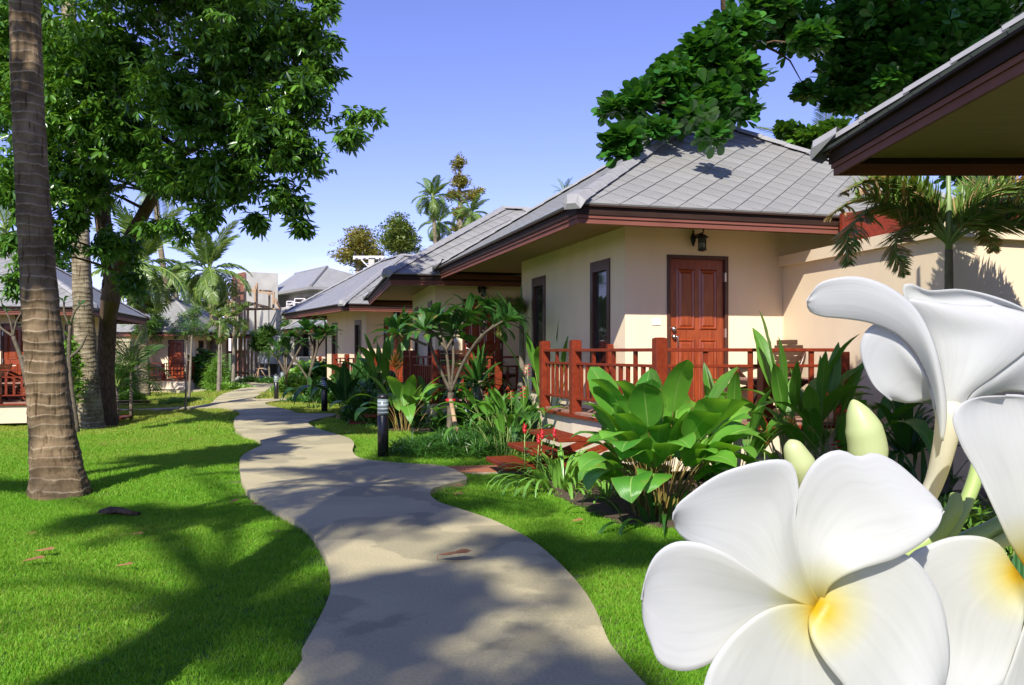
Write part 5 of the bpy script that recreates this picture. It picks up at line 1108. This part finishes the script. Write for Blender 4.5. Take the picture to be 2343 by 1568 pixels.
MB().box(.8, 9, -3.6, .8, zz(753), zz(735)).build('floor_slab', M['rawcon'], BT)
for a, bb_ in ((-1.3, -3.5), (-1.3, 0), (-1.3, 3), (-1.3, 6), (.9, -3.3)): MB().box(a, a + .22, bb_, bb_ + .22, 1.4, zz(753)).build('column', M['rawcon'], BT)
for a in (-1.2, 1.5, 4):
    for q in (-3.6, -.5, 2.5, 5.5): MB().box(a, a + .3, q, q + .3, -.2, zz(834)).build('pier', M['rawcon'], BT)
MB().box(2.2, 9, -3, 8.8, -.2, zz(834) - .01).build('underfloor_shade', M['inside'], BT)  # near-black block standing in for the shade beneath the slab
MB().box(1.6, 1.75, 1.0, 5.8, 1.45, 3.1).build('doorway_shade', M['inside'], BT)  # near-black panel standing in for the shade inside the opening
MB().box(2.5, 2.7, -3.4, .78, 1.45, zz(753)).build('wall', M['rawcon'], BT)
r1 = MB(); ex0, ex1, ey0, ey1 = 0, 7.5, 0, 9.6; ze = zz(655); zt2 = 7.55
r1.add([(ex0, ey0, ze), (ex1, ey0, ze), (ex1, ey1, ze), (ex0, ey1, ze), (2.2, 3.0, zt2), (2.4, 3.0, zt2), (2.4, 9.6, zt2), (2.2, 9.6, zt2), (ex0, ey0, ze - .18), (ex1, ey0, ze - .18), (ex1, ey1, ze - .18), (ex0, ey1, ze - .18)],
       [(0, 1, 5, 4), (1, 2, 6, 5), (2, 3, 7, 6), (3, 0, 4, 7), (4, 5, 6, 7), (8, 11, 10, 9), (0, 8, 9, 1), (1, 9, 10, 2), (2, 10, 11, 3), (3, 11, 8, 0)]); ro = r1.build('roof', M['tile'], BT)
MB().tube([(0, 0, ze + .05), (2.2, 3.0, zt2 + .05)], .10, 6).build('ridge_cap', M['cap'], ro); MB().tube([(2.3, 3.0, zt2 + .05), (2.3, 9.6, zt2 + .05)], .10, 6).build('ridge_cap', M['cap'], ro)
zz = lambda v: 1.5 + (805 - v) * .030 + .3
TW = thing('concrete_tower', 'square unfinished concrete tower with bare brick on its left side', 'tower', (P(561, 800, 60).x, 60, -.3), R(35))
MB().box(0, 2.35, 0.1, 2.9, 0, zz(621)).build('wall', M['rawcon'], TW, bevel=.02)
MB().box(-.06, 0, 0, 2.7, zz(690), zz(623)).build('brick_face', M['rawbrick'], TW); MB().box(-.06, 0, 0, 2.7, zz(860), zz(800)).build('brick_face', M['rawbrick'], TW)
MB().box(-.07, -.01, .5, 1.8, zz(720), zz(692)).build('window', M['inside'], TW)  # near-black panel, the opening's shade put into its colour
SC = thing('scaffolding', 'rough timber scaffolding lashed round the concrete tower', 'scaffolding', (P(545, 800, 54).x, 54, -.3))
ob = Vector((P(545, 800, 54).x, 54, -.3)); rr = random.Random(2)
for i, (u, v0, v1, Yp) in enumerate([(514, 650, 862, 56), (522, 655, 862, 55), (530, 640, 862, 57), (540, 636, 864, 54.5), (547, 650, 862, 56), (553, 690, 864, 54), (560, 637, 866, 54.2), (566, 690, 862, 56), (575, 800, 864, 54), (588, 648, 706, 55), (618, 664, 706, 56), (626, 668, 706, 57), (584, 655, 862, 57), (536, 700, 864, 57)]):
    a = P(u + rr.uniform(-2, 2), v0, Yp); c = P(u + rr.uniform(-2, 2), v1, Yp); MB().tube([c - ob, a - ob], .075, 6).build('pole', M['scaff'], SC)
for (u0, v0, u1, v1, Yp) in [(512, 653, 564, 646, 55), (515, 672, 562, 670, 55), (560, 662, 622, 667, 55.5), (560, 706, 630, 706, 55.5), (512, 690, 562, 686, 55), (514, 720, 562, 700, 55), (520, 805, 566, 803, 54.5), (528, 748, 564, 748, 55), (526, 770, 562, 770, 55), (526, 850, 570, 852, 54), (560, 690, 615, 703, 55.2), (629, 684, 640, 703, 55), (512, 700, 545, 680, 55.5)]:
    for k in range(2): MB().bar(P(u0, v0 + k * 3, Yp + k * .5) - ob, P(u1, v1 + k * 3 + rr.uniform(-2, 2), Yp + k * .5) - ob, .2, .09).build('plank', M['scaff'], SC)
for (u0, v0, u1, v1) in [(530, 860, 548, 810), (570, 862, 556, 806), (520, 700, 540, 650), (545, 835, 560, 806)]: MB().tube([P(u0, v0, 54) - ob, P(u1, v1, 54.5) - ob], .05, 6).build('brace', M['scaff'], SC)
for lab, u0, u1, v0, v1, Yp in (('white painted steel frame standing in the first-floor opening', 674, 698, 684, 704, 57), ('low white steel frame left of the other on the balcony', 656, 672, 690, 704, 57), ('white steel frame standing in the ground storey of the building', 626, 640, 770, 812, 56)):
    t = thing('steel_frame', lab, 'frame', P(u0, v1, Yp)); o0 = P(u0, v1, Yp)
    for u in (u0, u1): MB().tube([P(u, v1, Yp) - o0, P(u, v0, Yp) - o0], .04, 6).build('upright', M['whitepipe'], t)
    for q in (0, .45): MB().tube([P(u0, v0 + (v1 - v0) * q, Yp) - o0, P(u1, v0 + (v1 - v0) * q, Yp) - o0], .035, 6).build('crossbar', M['whitepipe'], t)
    MB().tube([P(u0, v1, Yp) - o0, P(u1, v0, Yp) - o0], .025, 6).build('brace', M['whitepipe'], t)
c = G(594, 864); bs_ = MB(); bs_.lathe((0, 0, .25), [(.0, .35), (.12, .62), (.30, .74), (.33, .76), (.31, .70), (.14, .56), (.04, .3), (.03, .01)], 20)
t = thing('mortar_basin', 'round white mortar basin standing on the site ground', 'basin', c); bs_.build('bowl', M['whitepipe'], t, True); MB().box(-.3, .3, -.3, .3, 0, .26).build('stand', M['scaff'], t)
c = G(642, 862); t = MB().box(-.85, .85, -.02, .02, 0, 1.0, Matrix.Translation(c) @ Matrix.Rotation(.1, 4, 'Z')).build('grey_board', M['rawcon']); tag(t, 'grey sheet board standing on edge before the site', 'board')
rs = np.random.RandomState(4); rub = MB()
for i in range(160):
    u = rs.uniform(515, 690); v = rs.uniform(856, 870); q = G(u, v); s = rs.uniform(.05, .22)
    rub.box(-s, s, -s * .7, s * .7, -.02, s * rs.uniform(.3, .9), Matrix.Translation(q) @ Matrix.Rotation(rs.uniform(0, 3), 4, 'Z') @ Matrix.Rotation(rs.uniform(-.3, .3), 4, 'X'))
rub.build('rubble', M['rawcon'], kind='stuff')
sand = [G(*p) for p in ((500, 874), (560, 876), (620, 880), (760, 878), (760, 860), (500, 858))]
M['sand'] = mat('site_sand', (.42, .33, .25), .95, (.30, .24, .19), 2, bump=.5)
struct(slab('site_ground', sand, M['sand'], .02))
# power pole behind the roofs
c = P(850, 700, 60); t = thing('utility_pole', 'concrete utility pole with a white double crossarm behind the second roof', 'utility pole', (c.x, 60, -.3)); o0 = Vector((c.x, 60, -.3))
MB().box(-.2, .2, -.15, .15, 0, P(850, 586, 60).z + .3).build('pole', M['rawcon'], t)
for v in (588, 592): MB().bar(P(808, v, 59.8 + (v - 588) * .08) - o0, P(880, v, 59.8 + (v - 588) * .08) - o0, .12, .12).build('crossarm', M['whitepipe'], t)
for u in (826, 874): MB().bar(P(850, 618, 59.8) - o0, P(u, 594, 59.8) - o0, .07, .07).build('brace', M['whitepipe'], t)
for u in (812, 830, 866, 876): MB().lathe(P(u, 586, 59.8) - o0, [(0, .06), (.08, .09), (.16, .05), (.25, .07), (.3, .02)], 8).build('insulator', M['iron'], t, True)
c = P(819, 640, 59); t = MB().box(-.12, .12, -.12, .12, 0, 7.2, Matrix.Translation((c.x, 59, -.3))).build('wooden_post', M['scaff']); tag(t, 'plain post standing left of the utility pole', 'post')
# ================================================================ small things on the left
c = G(186, 972) + Vector((-.05, .9, 0)); t = thing('plastic_chair', 'white plastic garden chair tipped between the two coconut trunks', 'chair', c + Vector((0, 0, .02)), R(200))
MB().tube([(-.24, 0, .40), (-.27, -.03, .72), (-.18, -.05, .88), (0, -.06, .90), (.18, -.05, .88), (.27, -.03, .72), (.24, 0, .40)], .024, 8).build('back_frame', M['white'], t, True)
for x in (-.1, 0, .1): MB().box(x - .03, x + .03, -.045, -.03, .42, .87).build('back_slat', M['white'], t)
MB().box(-.25, .25, -.02, .44, .40, .425).build('seat', M['white'], t, bevel=.01)
for x in (-.22, .22):
    for y in (.02, .40): MB().tube([(x, y, .40), (x * 1.25, y * 1.1 - .02, 0)], [.03, .022], 6).build('leg', M['white'], t)
    MB().tube([(x * 1.2, 0, .64), (x * 1.25, .38, .62), (x * 1.1, .42, .40)], .022, 6).build('arm', M['white'], t, True)
c = G(318, 893); rk = MB().lathe((0, 0, 0), [(-.1, .75), (.12, .70), (.32, .45), (.42, .2), (.44, .03)], 9); rr = random.Random(3)
rk.v = [(x + rr.uniform(-.12, .12), y + rr.uniform(-.1, .1), z + rr.uniform(-.05, .05)) for x, y, z in rk.v]; t = rk.build('rock', M['rawbrick']); t.location = c; tag(t, 'reddish rock at the foot of the further left porch', 'rock')
c = G(290, 930); t = thing('timber_edging', 'stack of dark old timbers beside the forked tree', 'timber', c)
for k in range(2): MB().box(-.9, .9, -.1, .1, .12 * k, .12 * k + .1, Matrix.Rotation(.12 * k - .1, 4, 'Z')).build('timber', M['furn'], t)
# soil under the beds
for pts in ([(1190, 1090), (1260, 1130), (1420, 1200), (1560, 1215), (1700, 1160), (1900, 1170), (2200, 1300), (2342, 1250), (2342, 1080), (1700, 1085), (1320, 1085)], [(820, 965), (900, 990), (1000, 992), (1130, 1010), (1200, 1030), (1240, 1010), (1180, 960), (1000, 955), (840, 948)]):
    struct(slab('planting_bed', [G(*p) for p in pts], M['soil'], .012))
# ================================================================ leaves and debris on the ground
DL = leaf_mesh('dead_leaf', .20, .10, .03, .0, .003, ('dead', 'dead'), shape='obovate', n=6, m=4, fold=.22, droop=-.14, pitch=R(2), wave=.12, seed=5)
def fallen(u, v, s, rz, lab, top=.0):
    p = G(u, v); o = link('fallen_leaf', DL, None); o.location = p + Vector((0, 0, .03 + top)); o.rotation_euler = (.14 + random.uniform(-.12, .12), 0, R(rz)); s *= 1.0 if v == 1300 else .62; o.scale = (s, s, s); tag(o, lab, 'leaf', 'fallen leaves')
fallen(1000, 1300, 1.2, 5, 'curled brown leaf lying alone on the concrete path', .025)
for a in [(80, 1276, 1.1, 10, 'orange-brown leaf on the lawn below the near trunk'), (265, 1310, .9, 10, 'dark brown leaf left of the trunk shadow'), (525, 1160, .9, 60, 'crumpled leaf on the lawn near the path bend'), (573, 1163, .8, -30, 'pale curled leaf at the path bend edge'), (222, 1024, 1.1, 0, 'thin leaf on the sunny lawn behind the near trunk'), (1035, 1123, .95, 20, 'reddish leaf on the right lawn tip, upper of two'), (1036, 1140, .9, -10, 'broken leaf on the right lawn tip, lower of two'), (1232, 1119, .9, 10, 'dead leaf on the lawn below the lily'), (62, 1232, .5, 30, 'small dark leaf at the far left of the lawn'), (302, 1234, .7, 10, 'flat brown leaf right of the bark piece'), (428, 968, .9, 10, 'dark leaf on the far lawn strip'), (1308, 1203, .8, 10, 'brown leaf on the shaded lawn left of the main flower'), (625, 1228, .5, 20, 'tiny red leaf beside the path edge'), (430, 1012, .6, 0, 'small leaf in the middle of the left lawn'), (52, 1300, .7, 30, 'faded brown leaf at the left frame edge'), (645, 1010, .6, 0, 'narrow leaf on the path beyond the second curve')]: fallen(*a)
c = G(272, 1182); bk = MB().tube([(-.2, .05, .02), (-.1, .02, .05), (0, 0, .055), (.12, -.03, .04), (.21, -.06, .02)], [.02, .045, .05, .042, .02], 10); bk.v = [(x + random.uniform(-.012, .012), y + random.uniform(-.016, .016), max(0, z * .6 + random.uniform(-.012, .012))) for x, y, z in bk.v]
t = bk.build('bark_piece', M['bark'], None, True); t.location = c + Vector((0, 0, .02)); tag(t, 'dark piece of bark lying on the lawn right of the near trunk', 'bark')
# ================================================================ the frangipani in the foreground
def rs_curve(pts, n):
    "smooth resample of (u, v, depth) control points"
    a = np.array(pts, float); k = len(a); t = np.linspace(0, k - 1, n * 6); out = []
    for x in t:
        i = min(int(x), k - 2); f = x - i; p0 = a[max(i - 1, 0)]; p1 = a[i]; p2 = a[i + 1]; p3 = a[min(i + 2, k - 1)]
        out.append(.5 * (2 * p1 + (p2 - p0) * f + (2 * p0 - 5 * p1 + 4 * p2 - p3) * f * f + (3 * p1 - p0 - 3 * p2 + p3) * f ** 3))
    out = np.array(out); d = np.concatenate([[0], np.cumsum(np.linalg.norm(np.diff(out[:, :2], axis=0), axis=1))]); s = np.linspace(0, d[-1], n)
    return np.stack([np.interp(s, d, out[:, j]) for j in range(3)], 1)
def petal(par, Y, L, Rr, tilt=.0032, bowl=.0024, throat=.008, tipd=.0015, roll=.0006, n=40, m=22, thick=.0004, seed=0, along0=0, along1=1, name='petal', mt='petal', yellow=1.0):
    "a petal lofted between its two edges; L is the edge that lies in front; depths in metres"
    f = lambda l: [(p[0], p[1], p[2] if len(p) > 2 else 0) for p in l]
    A = rs_curve(f(L), n); B = rs_curve(f(Rr), n); V = []; al = []; ac = []; rr = np.random.RandomState(seed); ph = rr.uniform(0, 6, 3)
    for i in range(n):
        s = i / (n - 1)
        for j in range(m):
            t = j / (m - 1); p = A[i] * (1 - t) + B[i] * t
            d = p[2] + throat * (1 - min(1, s / .30)) ** 2 + tipd * s ** 3 + (t - .5) * 2 * tilt * min(1, s * 3) * (1 - .3 * s)
            d += bowl * math.sin(math.pi * t) * math.sin(math.pi * min(1, s ** .8)) * (1 if True else 0)
            d += .0007 * math.sin(5 * t + 7 * s + ph[0]) * s + .0005 * math.sin(13 * s + 4 * t + ph[1]) * s
            e = max(0, 1 - t / .10); d -= roll * (1 - e) * 0 + 0; d += roll * e * e * (.4 + s * (1 - s) * 2)      # the front edge curls back
            e2 = max(0, (s - .90) / .10); d += .0006 * e2 * e2 * (1 + .5 * math.sin(t * 17 + ph[2]))
            V.append(tuple(P(p[0], p[1], Y + d))); al.append(min(1, along0 + math.hypot(p[0] - A[0][0], p[1] - A[0][1]) / 400 * yellow)); ac.append(t)
    F = [(i * m + j, i * m + j + 1, (i + 1) * m + j + 1, (i + 1) * m + j) for i in range(n - 1) for j in range(m - 1)]
    o0 = par.location; V = [tuple(Vector(v) - o0) for v in V]
    me = bpy.data.meshes.new(name); me.from_pydata(V, [], F); me.update(); me.materials.append(M[mt])
    a1 = me.attributes.new('along', 'FLOAT', 'POINT'); a1.data.foreach_set('value', al); a2 = me.attributes.new('across', 'FLOAT', 'POINT'); a2.data.foreach_set('value', ac)
    me.polygons.foreach_set('use_smooth', [True] * len(F)); o = bpy.data.objects.new(name, me); COL.objects.link(o); o.parent = par
    sd = o.modifiers.new('thickness', 'SOLIDIFY'); sd.thickness = thick; sd.offset = 1
    return o
Y1 = .25
f1 = thing('frangipani_flower', 'large open white frangipani flower with yellow centre, facing the viewer', 'flower', P(1875, 1385, Y1))
T1 = (1540, 1190); petal(f1, Y1, [(1882, 1392), (1845, 1318), (1822, 1235), (1820, 1170), (1827, 1120), (1812, 1062), (1770, 1052), (1700, 1066), (1640, 1088), (1580, 1128), (1545, 1160), T1], [(1868, 1392), (1805, 1378), (1720, 1340), (1640, 1280), (1575, 1240), (1548, 1215), T1], seed=1)
T2 = (2158, 1168); petal(f1, Y1, [(1882, 1398), (1893, 1350), (1925, 1322), (1975, 1300), (2050, 1277), (2110, 1242), (2146, 1205), T2], [(1878, 1390), (1838, 1330), (1812, 1240), (1818, 1150), (1850, 1075), (1885, 1040), (1925, 1030), (1962, 1045), (2000, 1036), (2050, 1058), (2105, 1105), (2150, 1150), T2], seed=2)
T3 = (2150, 1610); petal(f1, Y1, [(1880, 1396), (1858, 1398), (1848, 1420), (1856, 1462), (1885, 1510), (1925, 1560), (1980, 1625), (2060, 1660), T3], [(1882, 1392), (1890, 1340), (1942, 1290), (2008, 1262), (2075, 1270), (2115, 1305), (2150, 1365), (2168, 1440), (2172, 1520), T3], seed=3)
T4 = (1700, 1800); petal(f1, Y1, [(1876, 1398), (1850, 1385), (1800, 1382), (1745, 1400), (1690, 1440), (1645, 1490), (1615, 1550), (1602, 1640), (1620, 1730), T4], [(1884, 1402), (1888, 1440), (1915, 1500), (1955, 1580), (1980, 1670), (1840, 1740), (1770, 1790), T4], seed=4)
T5 = (1468, 1372); petal(f1, Y1, [(1872, 1392), (1835, 1378), (1780, 1350), (1720, 1305), (1660, 1266), (1600, 1243), (1545, 1241), (1502, 1268), (1478, 1315), T5], [(1878, 1400), (1820, 1402), (1750, 1425), (1690, 1468), (1650, 1500), (1610, 1525), (1560, 1536), (1510, 1518), (1487, 1470), (1470, 1420), T5], seed=5)
Y3 = .275
f3 = thing('frangipani_flower', 'white frangipani flower cut by the right edge, deep yellow throat showing', 'flower', P(2350, 1300, Y3))
T = (2300, 905); petal(f3, Y3, [(2345, 1300, .004), (2310, 1245), (2275, 1170), (2235, 1085), (2198, 1020), (2178, 960), (2195, 925), (2240, 908), T], [(2385, 1290, .006), (2420, 1180), (2440, 1060), (2420, 960), (2370, 912), T], seed=6, bowl=.004)
T = (2170, 1590); petal(f3, Y3 - .004, [(2330, 1310, .006), (2312, 1285), (2285, 1245), (2240, 1227), (2180, 1228), (2125, 1246), (2080, 1272), (2070, 1330), (2090, 1430), (2120, 1530), T], [(2345, 1330, .008), (2345, 1390), (2335, 1450), (2320, 1520), (2290, 1570), (2230, 1595), T], seed=7, tilt=-.002)
T = (2400, 1800); petal(f3, Y3 - .004, [(2340, 1325, .008), (2350, 1400), (2320, 1500), (2290, 1600), (2310, 1720), T], [(2370, 1320, .010), (2420, 1400), (2500, 1520), (2500, 1700), T], seed=8)
T = (2600, 1200); petal(f3, Y3 + .004, [(2350, 1310, .008), (2440, 1330), (2540, 1300), T], [(2365, 1290, .006), (2420, 1200), (2500, 1130), (2580, 1140), T], seed=9)
Y2 = .30
f2 = thing('frangipani_flower', 'upper white frangipani flower seen from behind on its pale curved tube', 'flower', P(2150, 900, Y2))
T = (2130, 706); petal(f2, Y2, [(2150, 965), (2148, 860), (2122, 770), (2090, 712), (2072, 684), (2090, 690), T], [(2198, 965), (2215, 905), (2270, 862), (2345, 805), (2410, 745), (2342, 716), (2270, 702), (2200, 712), T], seed=10, bowl=-.003, tilt=-.002, throat=0, along0=.25)
T = (2405, 745); petal(f2, Y2 + .003, [(2072, 690), (2064, 656), (2085, 650), (2125, 664), (2200, 662), (2280, 682), (2342, 708), T], [(2074, 694), (2130, 708), (2200, 714), (2270, 704), (2342, 718), T], seed=15, bowl=.003, tilt=0, throat=0, along0=.5)
T = (1845, 690); petal(f2, Y2 - .005, [(2158, 1010), (2166, 950), (2160, 880), (2135, 780), (2095, 705), (2040, 660), (1980, 636), (1925, 634), (1872, 650), T], [(2152, 1010), (2143, 950), (2128, 880), (2095, 810), (2050, 765), (1990, 740), (1930, 730), (1880, 725), (1850, 712), T], seed=11, bowl=-.002, throat=0, along0=.25)
T = (2040, 916); petal(f2, Y2 + .004, [(2140, 950), (2118, 860), (2075, 790), (2020, 742), (1985, 752), (1967, 790), (1975, 835), (2000, 885), T], [(2140, 955), (2138, 915), (2100, 921), (2070, 922), T], seed=12, bowl=-.003, throat=0, along0=.4)
T = (2420, 880); petal(f2, Y2 + .002, [(2175, 960), (2215, 905), (2280, 850), (2350, 790), (2400, 800), T], [(2180, 980), (2225, 925), (2290, 895), (2350, 897), (2400, 895), T], seed=13, bowl=-.002, throat=0, along0=.35)
def ftube(par, name, pts, rad, m, n=16):
    o0 = par.location; MBx = MB(); q = [P(u, v, y) - o0 for u, v, y in pts]; sm = smooth_pts([Vector(p) for p in q], k=5)
    rd = np.interp(np.linspace(0, 1, len(sm)), np.linspace(0, 1, len(rad)), rad); MBx.tube(sm, list(rd), n); return MBx.build(name, M[m], par, True)
M['ftube'] = mat('frangipani_tube', (.62, .60, .42), .42, (.66, .64, .52), 30, trans=.25)
px = .3 / 2000
ftube(f2, 'flower_tube', [(2108, 1165, .312), (2138, 1100, .308), (2160, 1020, .303), (2172, 945, .301), (2172, 900, .306)], [20 * px, 21 * px, 25 * px, 30 * px, 20 * px], 'ftube')
# buds and green stems; the branch runs down to the ground beside the viewer
fp = thing('frangipani_branch', 'frangipani branch with pale stems and two pointed buds behind the flowers', 'branch', P(2230, 1400, .32))
ftube(fp, 'bud', [(1880, 1175, .292), (1855, 1110, .290), (1830, 1060, .288), (1812, 1020, .287), (1806, 1006, .287)], [10 * px, 27 * px, 32 * px, 20 * px, 2 * px], 'bud')
ftube(fp, 'bud', [(1985, 1100, .296), (1985, 1030, .295), (1975, 980, .294), (1960, 940, .294), (1950, 915, .294)], [34 * px, 43 * px, 40 * px, 24 * px, 3 * px], 'bud')
ftube(fp, 'stem', [(2240, 1050, .335), (2225, 1110, .33), (2190, 1190, .325), (2150, 1250, .325), (2110, 1330, .33), (2150, 1500, .34)], [17 * px, 18 * px, 17 * px, 22 * px, 30 * px, 40 * px], 'fstem')
ftube(fp, 'stem', [(2400, 1080, .33), (2340, 1165, .33), (2270, 1210, .33), (2180, 1255, .33), (2120, 1330, .335)], [16 * px, 20 * px, 22 * px, 24 * px, 34 * px], 'fstem')
ftube(fp, 'stem', [(2108, 1165, .314), (2085, 1230, .32), (2075, 1300, .33)], [17 * px, 20 * px, 24 * px], 'fstem')
ftube(fp, 'stem', [(2185, 1130, .32), (2180, 1170, .318), (2130, 1230, .32), (2060, 1270, .32), (1990, 1300, .32)], [12 * px, 20 * px, 22 * px, 24 * px, 20 * px], 'fstem')
ftube(fp, 'stem', [(2350, 1200, .325), (2300, 1235, .325), (2240, 1262, .33), (2160, 1300, .335)], [10 * px, 16 * px, 18 * px, 22 * px], 'bud')
q = MB().tube([P(2150, 1480, .34) - fp.location, Vector((.22, .38, 1.05)) - fp.location, Vector((.42, .30, .5)) - fp.location, Vector((.62, .12, -.1)) - fp.location], [.007, .013, .02, .03], 12).build('branch', M['plumbark'], fp, True)
for a, (u, v, y, s, e) in enumerate(((2200, 1700, .36, .55, (0.2, -.4, .3)), (2300, 1500, .40, .5, (.2, -.3, -.4)))):
    o = link('leaf', LS['plum'][a], None, fp); o.location = P(u, v, y) - fp.location; o.rotation_euler = e; o.scale = (s, s, s)
# ================================================================ unseen trees shading the lawn, plus two added to shade trunk and eave
def W3(x, y, z, a, b, c): return ((x, y, z), a, b, c)
def SH(x, y, h, a, b, c=.8):
    "a clump at height h whose shade falls round (x, y)"
    k = h / math.tan(SUN_EL); return W3(x - k * math.cos(SUN_AZ), y - k * math.sin(SUN_AZ), h, a, b, c)
tree('shade_tree', 'tall airy shade tree standing well behind the viewer on the lawn', [([Vector((-6.2, -11, -.1)), Vector((-6, -10.8, 6)), Vector((-5.4, -10, 13))], [.35, .3, .2])],
     [SH(-.7, 5.0, 15, 1.5, 1.5), SH(-1.0, 8.3, 15, 1.5, 1.3), SH(-1.7, 11, 15, 1.5, 1.0), SH(-.1, 3.4, 15, 1.7, 1.3), SH(.1, 6.2, 15, 1.0, 1.0), SH(-3.6, 4.0, 15, 1.5, .5), SH(-3.5, 7.9, 15, 1.6, .6), SH(-4.9, 5.6, 15, 1.2, .4), SH(-5.6, 9.6, 15, 1.5, .5), SH(-4.6, 12.2, 15, 1.8, .5), SH(.9, 6.6, 15, .8, .6)],
     800, leafk='almond', leafm='lf_almond', seed=101, tw=40, r0=.05, size=1.0, shell=.8)
tree('shade_tree', 'smaller tree added out of the picture at left to shade the near coconut trunk', [([Vector((-7.4, 3.6, -.1)), Vector((-7.2, 3.7, 4)), Vector((-6.4, 4.4, 8))], [.2, .16, .12])],
     [W3(-6.2, 4.2, 7.6, 1.2, 1.6, 1.0), W3(-6.1, 5.0, 9.8, 1.2, 1.4, 1.0)], 420, leafk='almond', leafm='lf_almond', seed=106, tw=20, r0=.03)  # unseen crown, put in to keep sun off the near trunk
tree('shade_tree', 'unseen leafy tree added on the right so that its crown shades the near roof edge', [([Vector((2.4, -1.6, -.1)), Vector((2.3, -1.0, 3)), Vector((2.0, 0, 6))], [.2, .16, .12])],
     [W3(1.9, -.4, 7.0, .8, 1.2, .5), W3(1.5, 1.5, 6.8, .8, 1.2, .45), W3(2.2, .9, 7.4, .7, 1.2, .4)], 900, leafk='almond', leafm='lf_almond', seed=105, tw=16, r0=.03, size=1.1)  # added crown, keeps sun off the right-hand fascia
palm('coconut_palm', 'coconut palm just left of the viewer, outside the picture, leaning over the lawn', [Vector((-1.85, 1.9, -.05)), Vector((-2.2, 2.0, 1.6)), Vector((-2.75, 2.0, 3.4)), Vector((-3.5, 2.0, 6.5))], [.26, .2, .18, .15], n=22, L=2.6, seed=103)
# ================================================================ grass
rs = np.random.RandomState(21)
def grass_points(y0, y1, step, sc):
    ys_ = np.arange(y0, y1, step); P_ = []
    for y in ys_:
        w = .62 * y + 1.2; x = np.arange(-w, w, step); P_.append(np.stack([x + rs.uniform(-.5, .5, len(x)) * step, y + rs.uniform(-.5, .5, len(x)) * step], 1))
    p = np.concatenate(P_); k = np.zeros(len(p), bool)
    for poly in PATHS:
        for ox, oy in ((0, 0), (.06, 0), (-.06, 0), (0, .06), (0, -.06)): k |= inside(p[:, 0] + ox * (sc * 1.6 - 1.1), p[:, 1] + oy * (sc * 1.6 - 1.1), poly)
    p = p[~k]; return np.stack([p[:, 0], p[:, 1], g(p[:, 0], p[:, 1]) - .008], 1), np.full(len(p), sc)
gp = [grass_points(2.6, 9, .095, 1.0), grass_points(9, 16, .15, 1.45), grass_points(16, 30, .28, 2.3), grass_points(30, 52, .5, 3.6)]
GP = np.concatenate([a for a, b in gp]).astype(np.float32); GS = np.concatenate([b for a, b in gp]).astype(np.float32)
GS *= rs.uniform(.8, 1.2, len(GS)).astype(np.float32)
V, F = [], []
for i in range(150):
    r = .10 * math.sqrt(rs.uniform()); a = rs.uniform(0, 6.28); x, y = r * math.cos(a), r * math.sin(a); h = rs.uniform(.012, .031); w = rs.uniform(.0018, .0032); b = rs.uniform(0, 6.28); l = rs.uniform(.2, .9) * h
    dx, dy = math.cos(b) * w, math.sin(b) * w; c = rs.uniform(0, 6.28); lx, ly = math.cos(c) * l, math.sin(c) * l; n = len(V)
    V += [(x - dx, y - dy, 0), (x + dx, y + dy, 0), (x + lx * .35 - dx * .8, y + ly * .35 - dy * .8, h * .6), (x + lx * .35 + dx * .8, y + ly * .35 + dy * .8, h * .6), (x + lx, y + ly, h)]
    F += [(n, n + 1, n + 3, n + 2), (n + 2, n + 3, n + 4)]
tm = bpy.data.meshes.new('grass_tuft'); tm.from_pydata(V, [], F); tm.materials.append(M['grass']); tuft = bpy.data.objects.new('grass_tuft', tm)
pm_ = bpy.data.meshes.new('lawn_grass'); pm_.vertices.add(len(GP)); pm_.vertices.foreach_set('co', GP.ravel())
at = pm_.attributes.new('sc', 'FLOAT', 'POINT'); at.data.foreach_set('value', GS); pm_.update()
go = link('lawn_grass', pm_, M['grass']); go['kind'] = 'stuff'
ng = bpy.data.node_groups.new('scatter_grass', 'GeometryNodeTree'); ng.interface.new_socket('Geometry', in_out='INPUT', socket_type='NodeSocketGeometry'); ng.interface.new_socket('Geometry', in_out='OUTPUT', socket_type='NodeSocketGeometry')
gi = ng.nodes.new('NodeGroupInput'); gout = ng.nodes.new('NodeGroupOutput'); iop = ng.nodes.new('GeometryNodeInstanceOnPoints'); oi = ng.nodes.new('GeometryNodeObjectInfo'); oi.inputs['Object'].default_value = tuft; oi.inputs['As Instance'].default_value = True
rv = ng.nodes.new('FunctionNodeRandomValue'); rv.data_type = 'FLOAT_VECTOR'; rv.inputs[0].default_value = (-.12, -.12, 0); rv.inputs[1].default_value = (.12, .12, 6.283)
na = ng.nodes.new('GeometryNodeInputNamedAttribute'); na.data_type = 'FLOAT'; na.inputs['Name'].default_value = 'sc'
ng.links.new(gi.outputs[0], iop.inputs['Points']); ng.links.new(oi.outputs['Geometry'], iop.inputs['Instance']); ng.links.new(rv.outputs[0], iop.inputs['Rotation']); ng.links.new(na.outputs[0], iop.inputs['Scale']); ng.links.new(iop.outputs[0], gout.inputs[0])
md = go.modifiers.new('grass', 'NODES'); md.node_group = ng
print('grass points', len(GP))
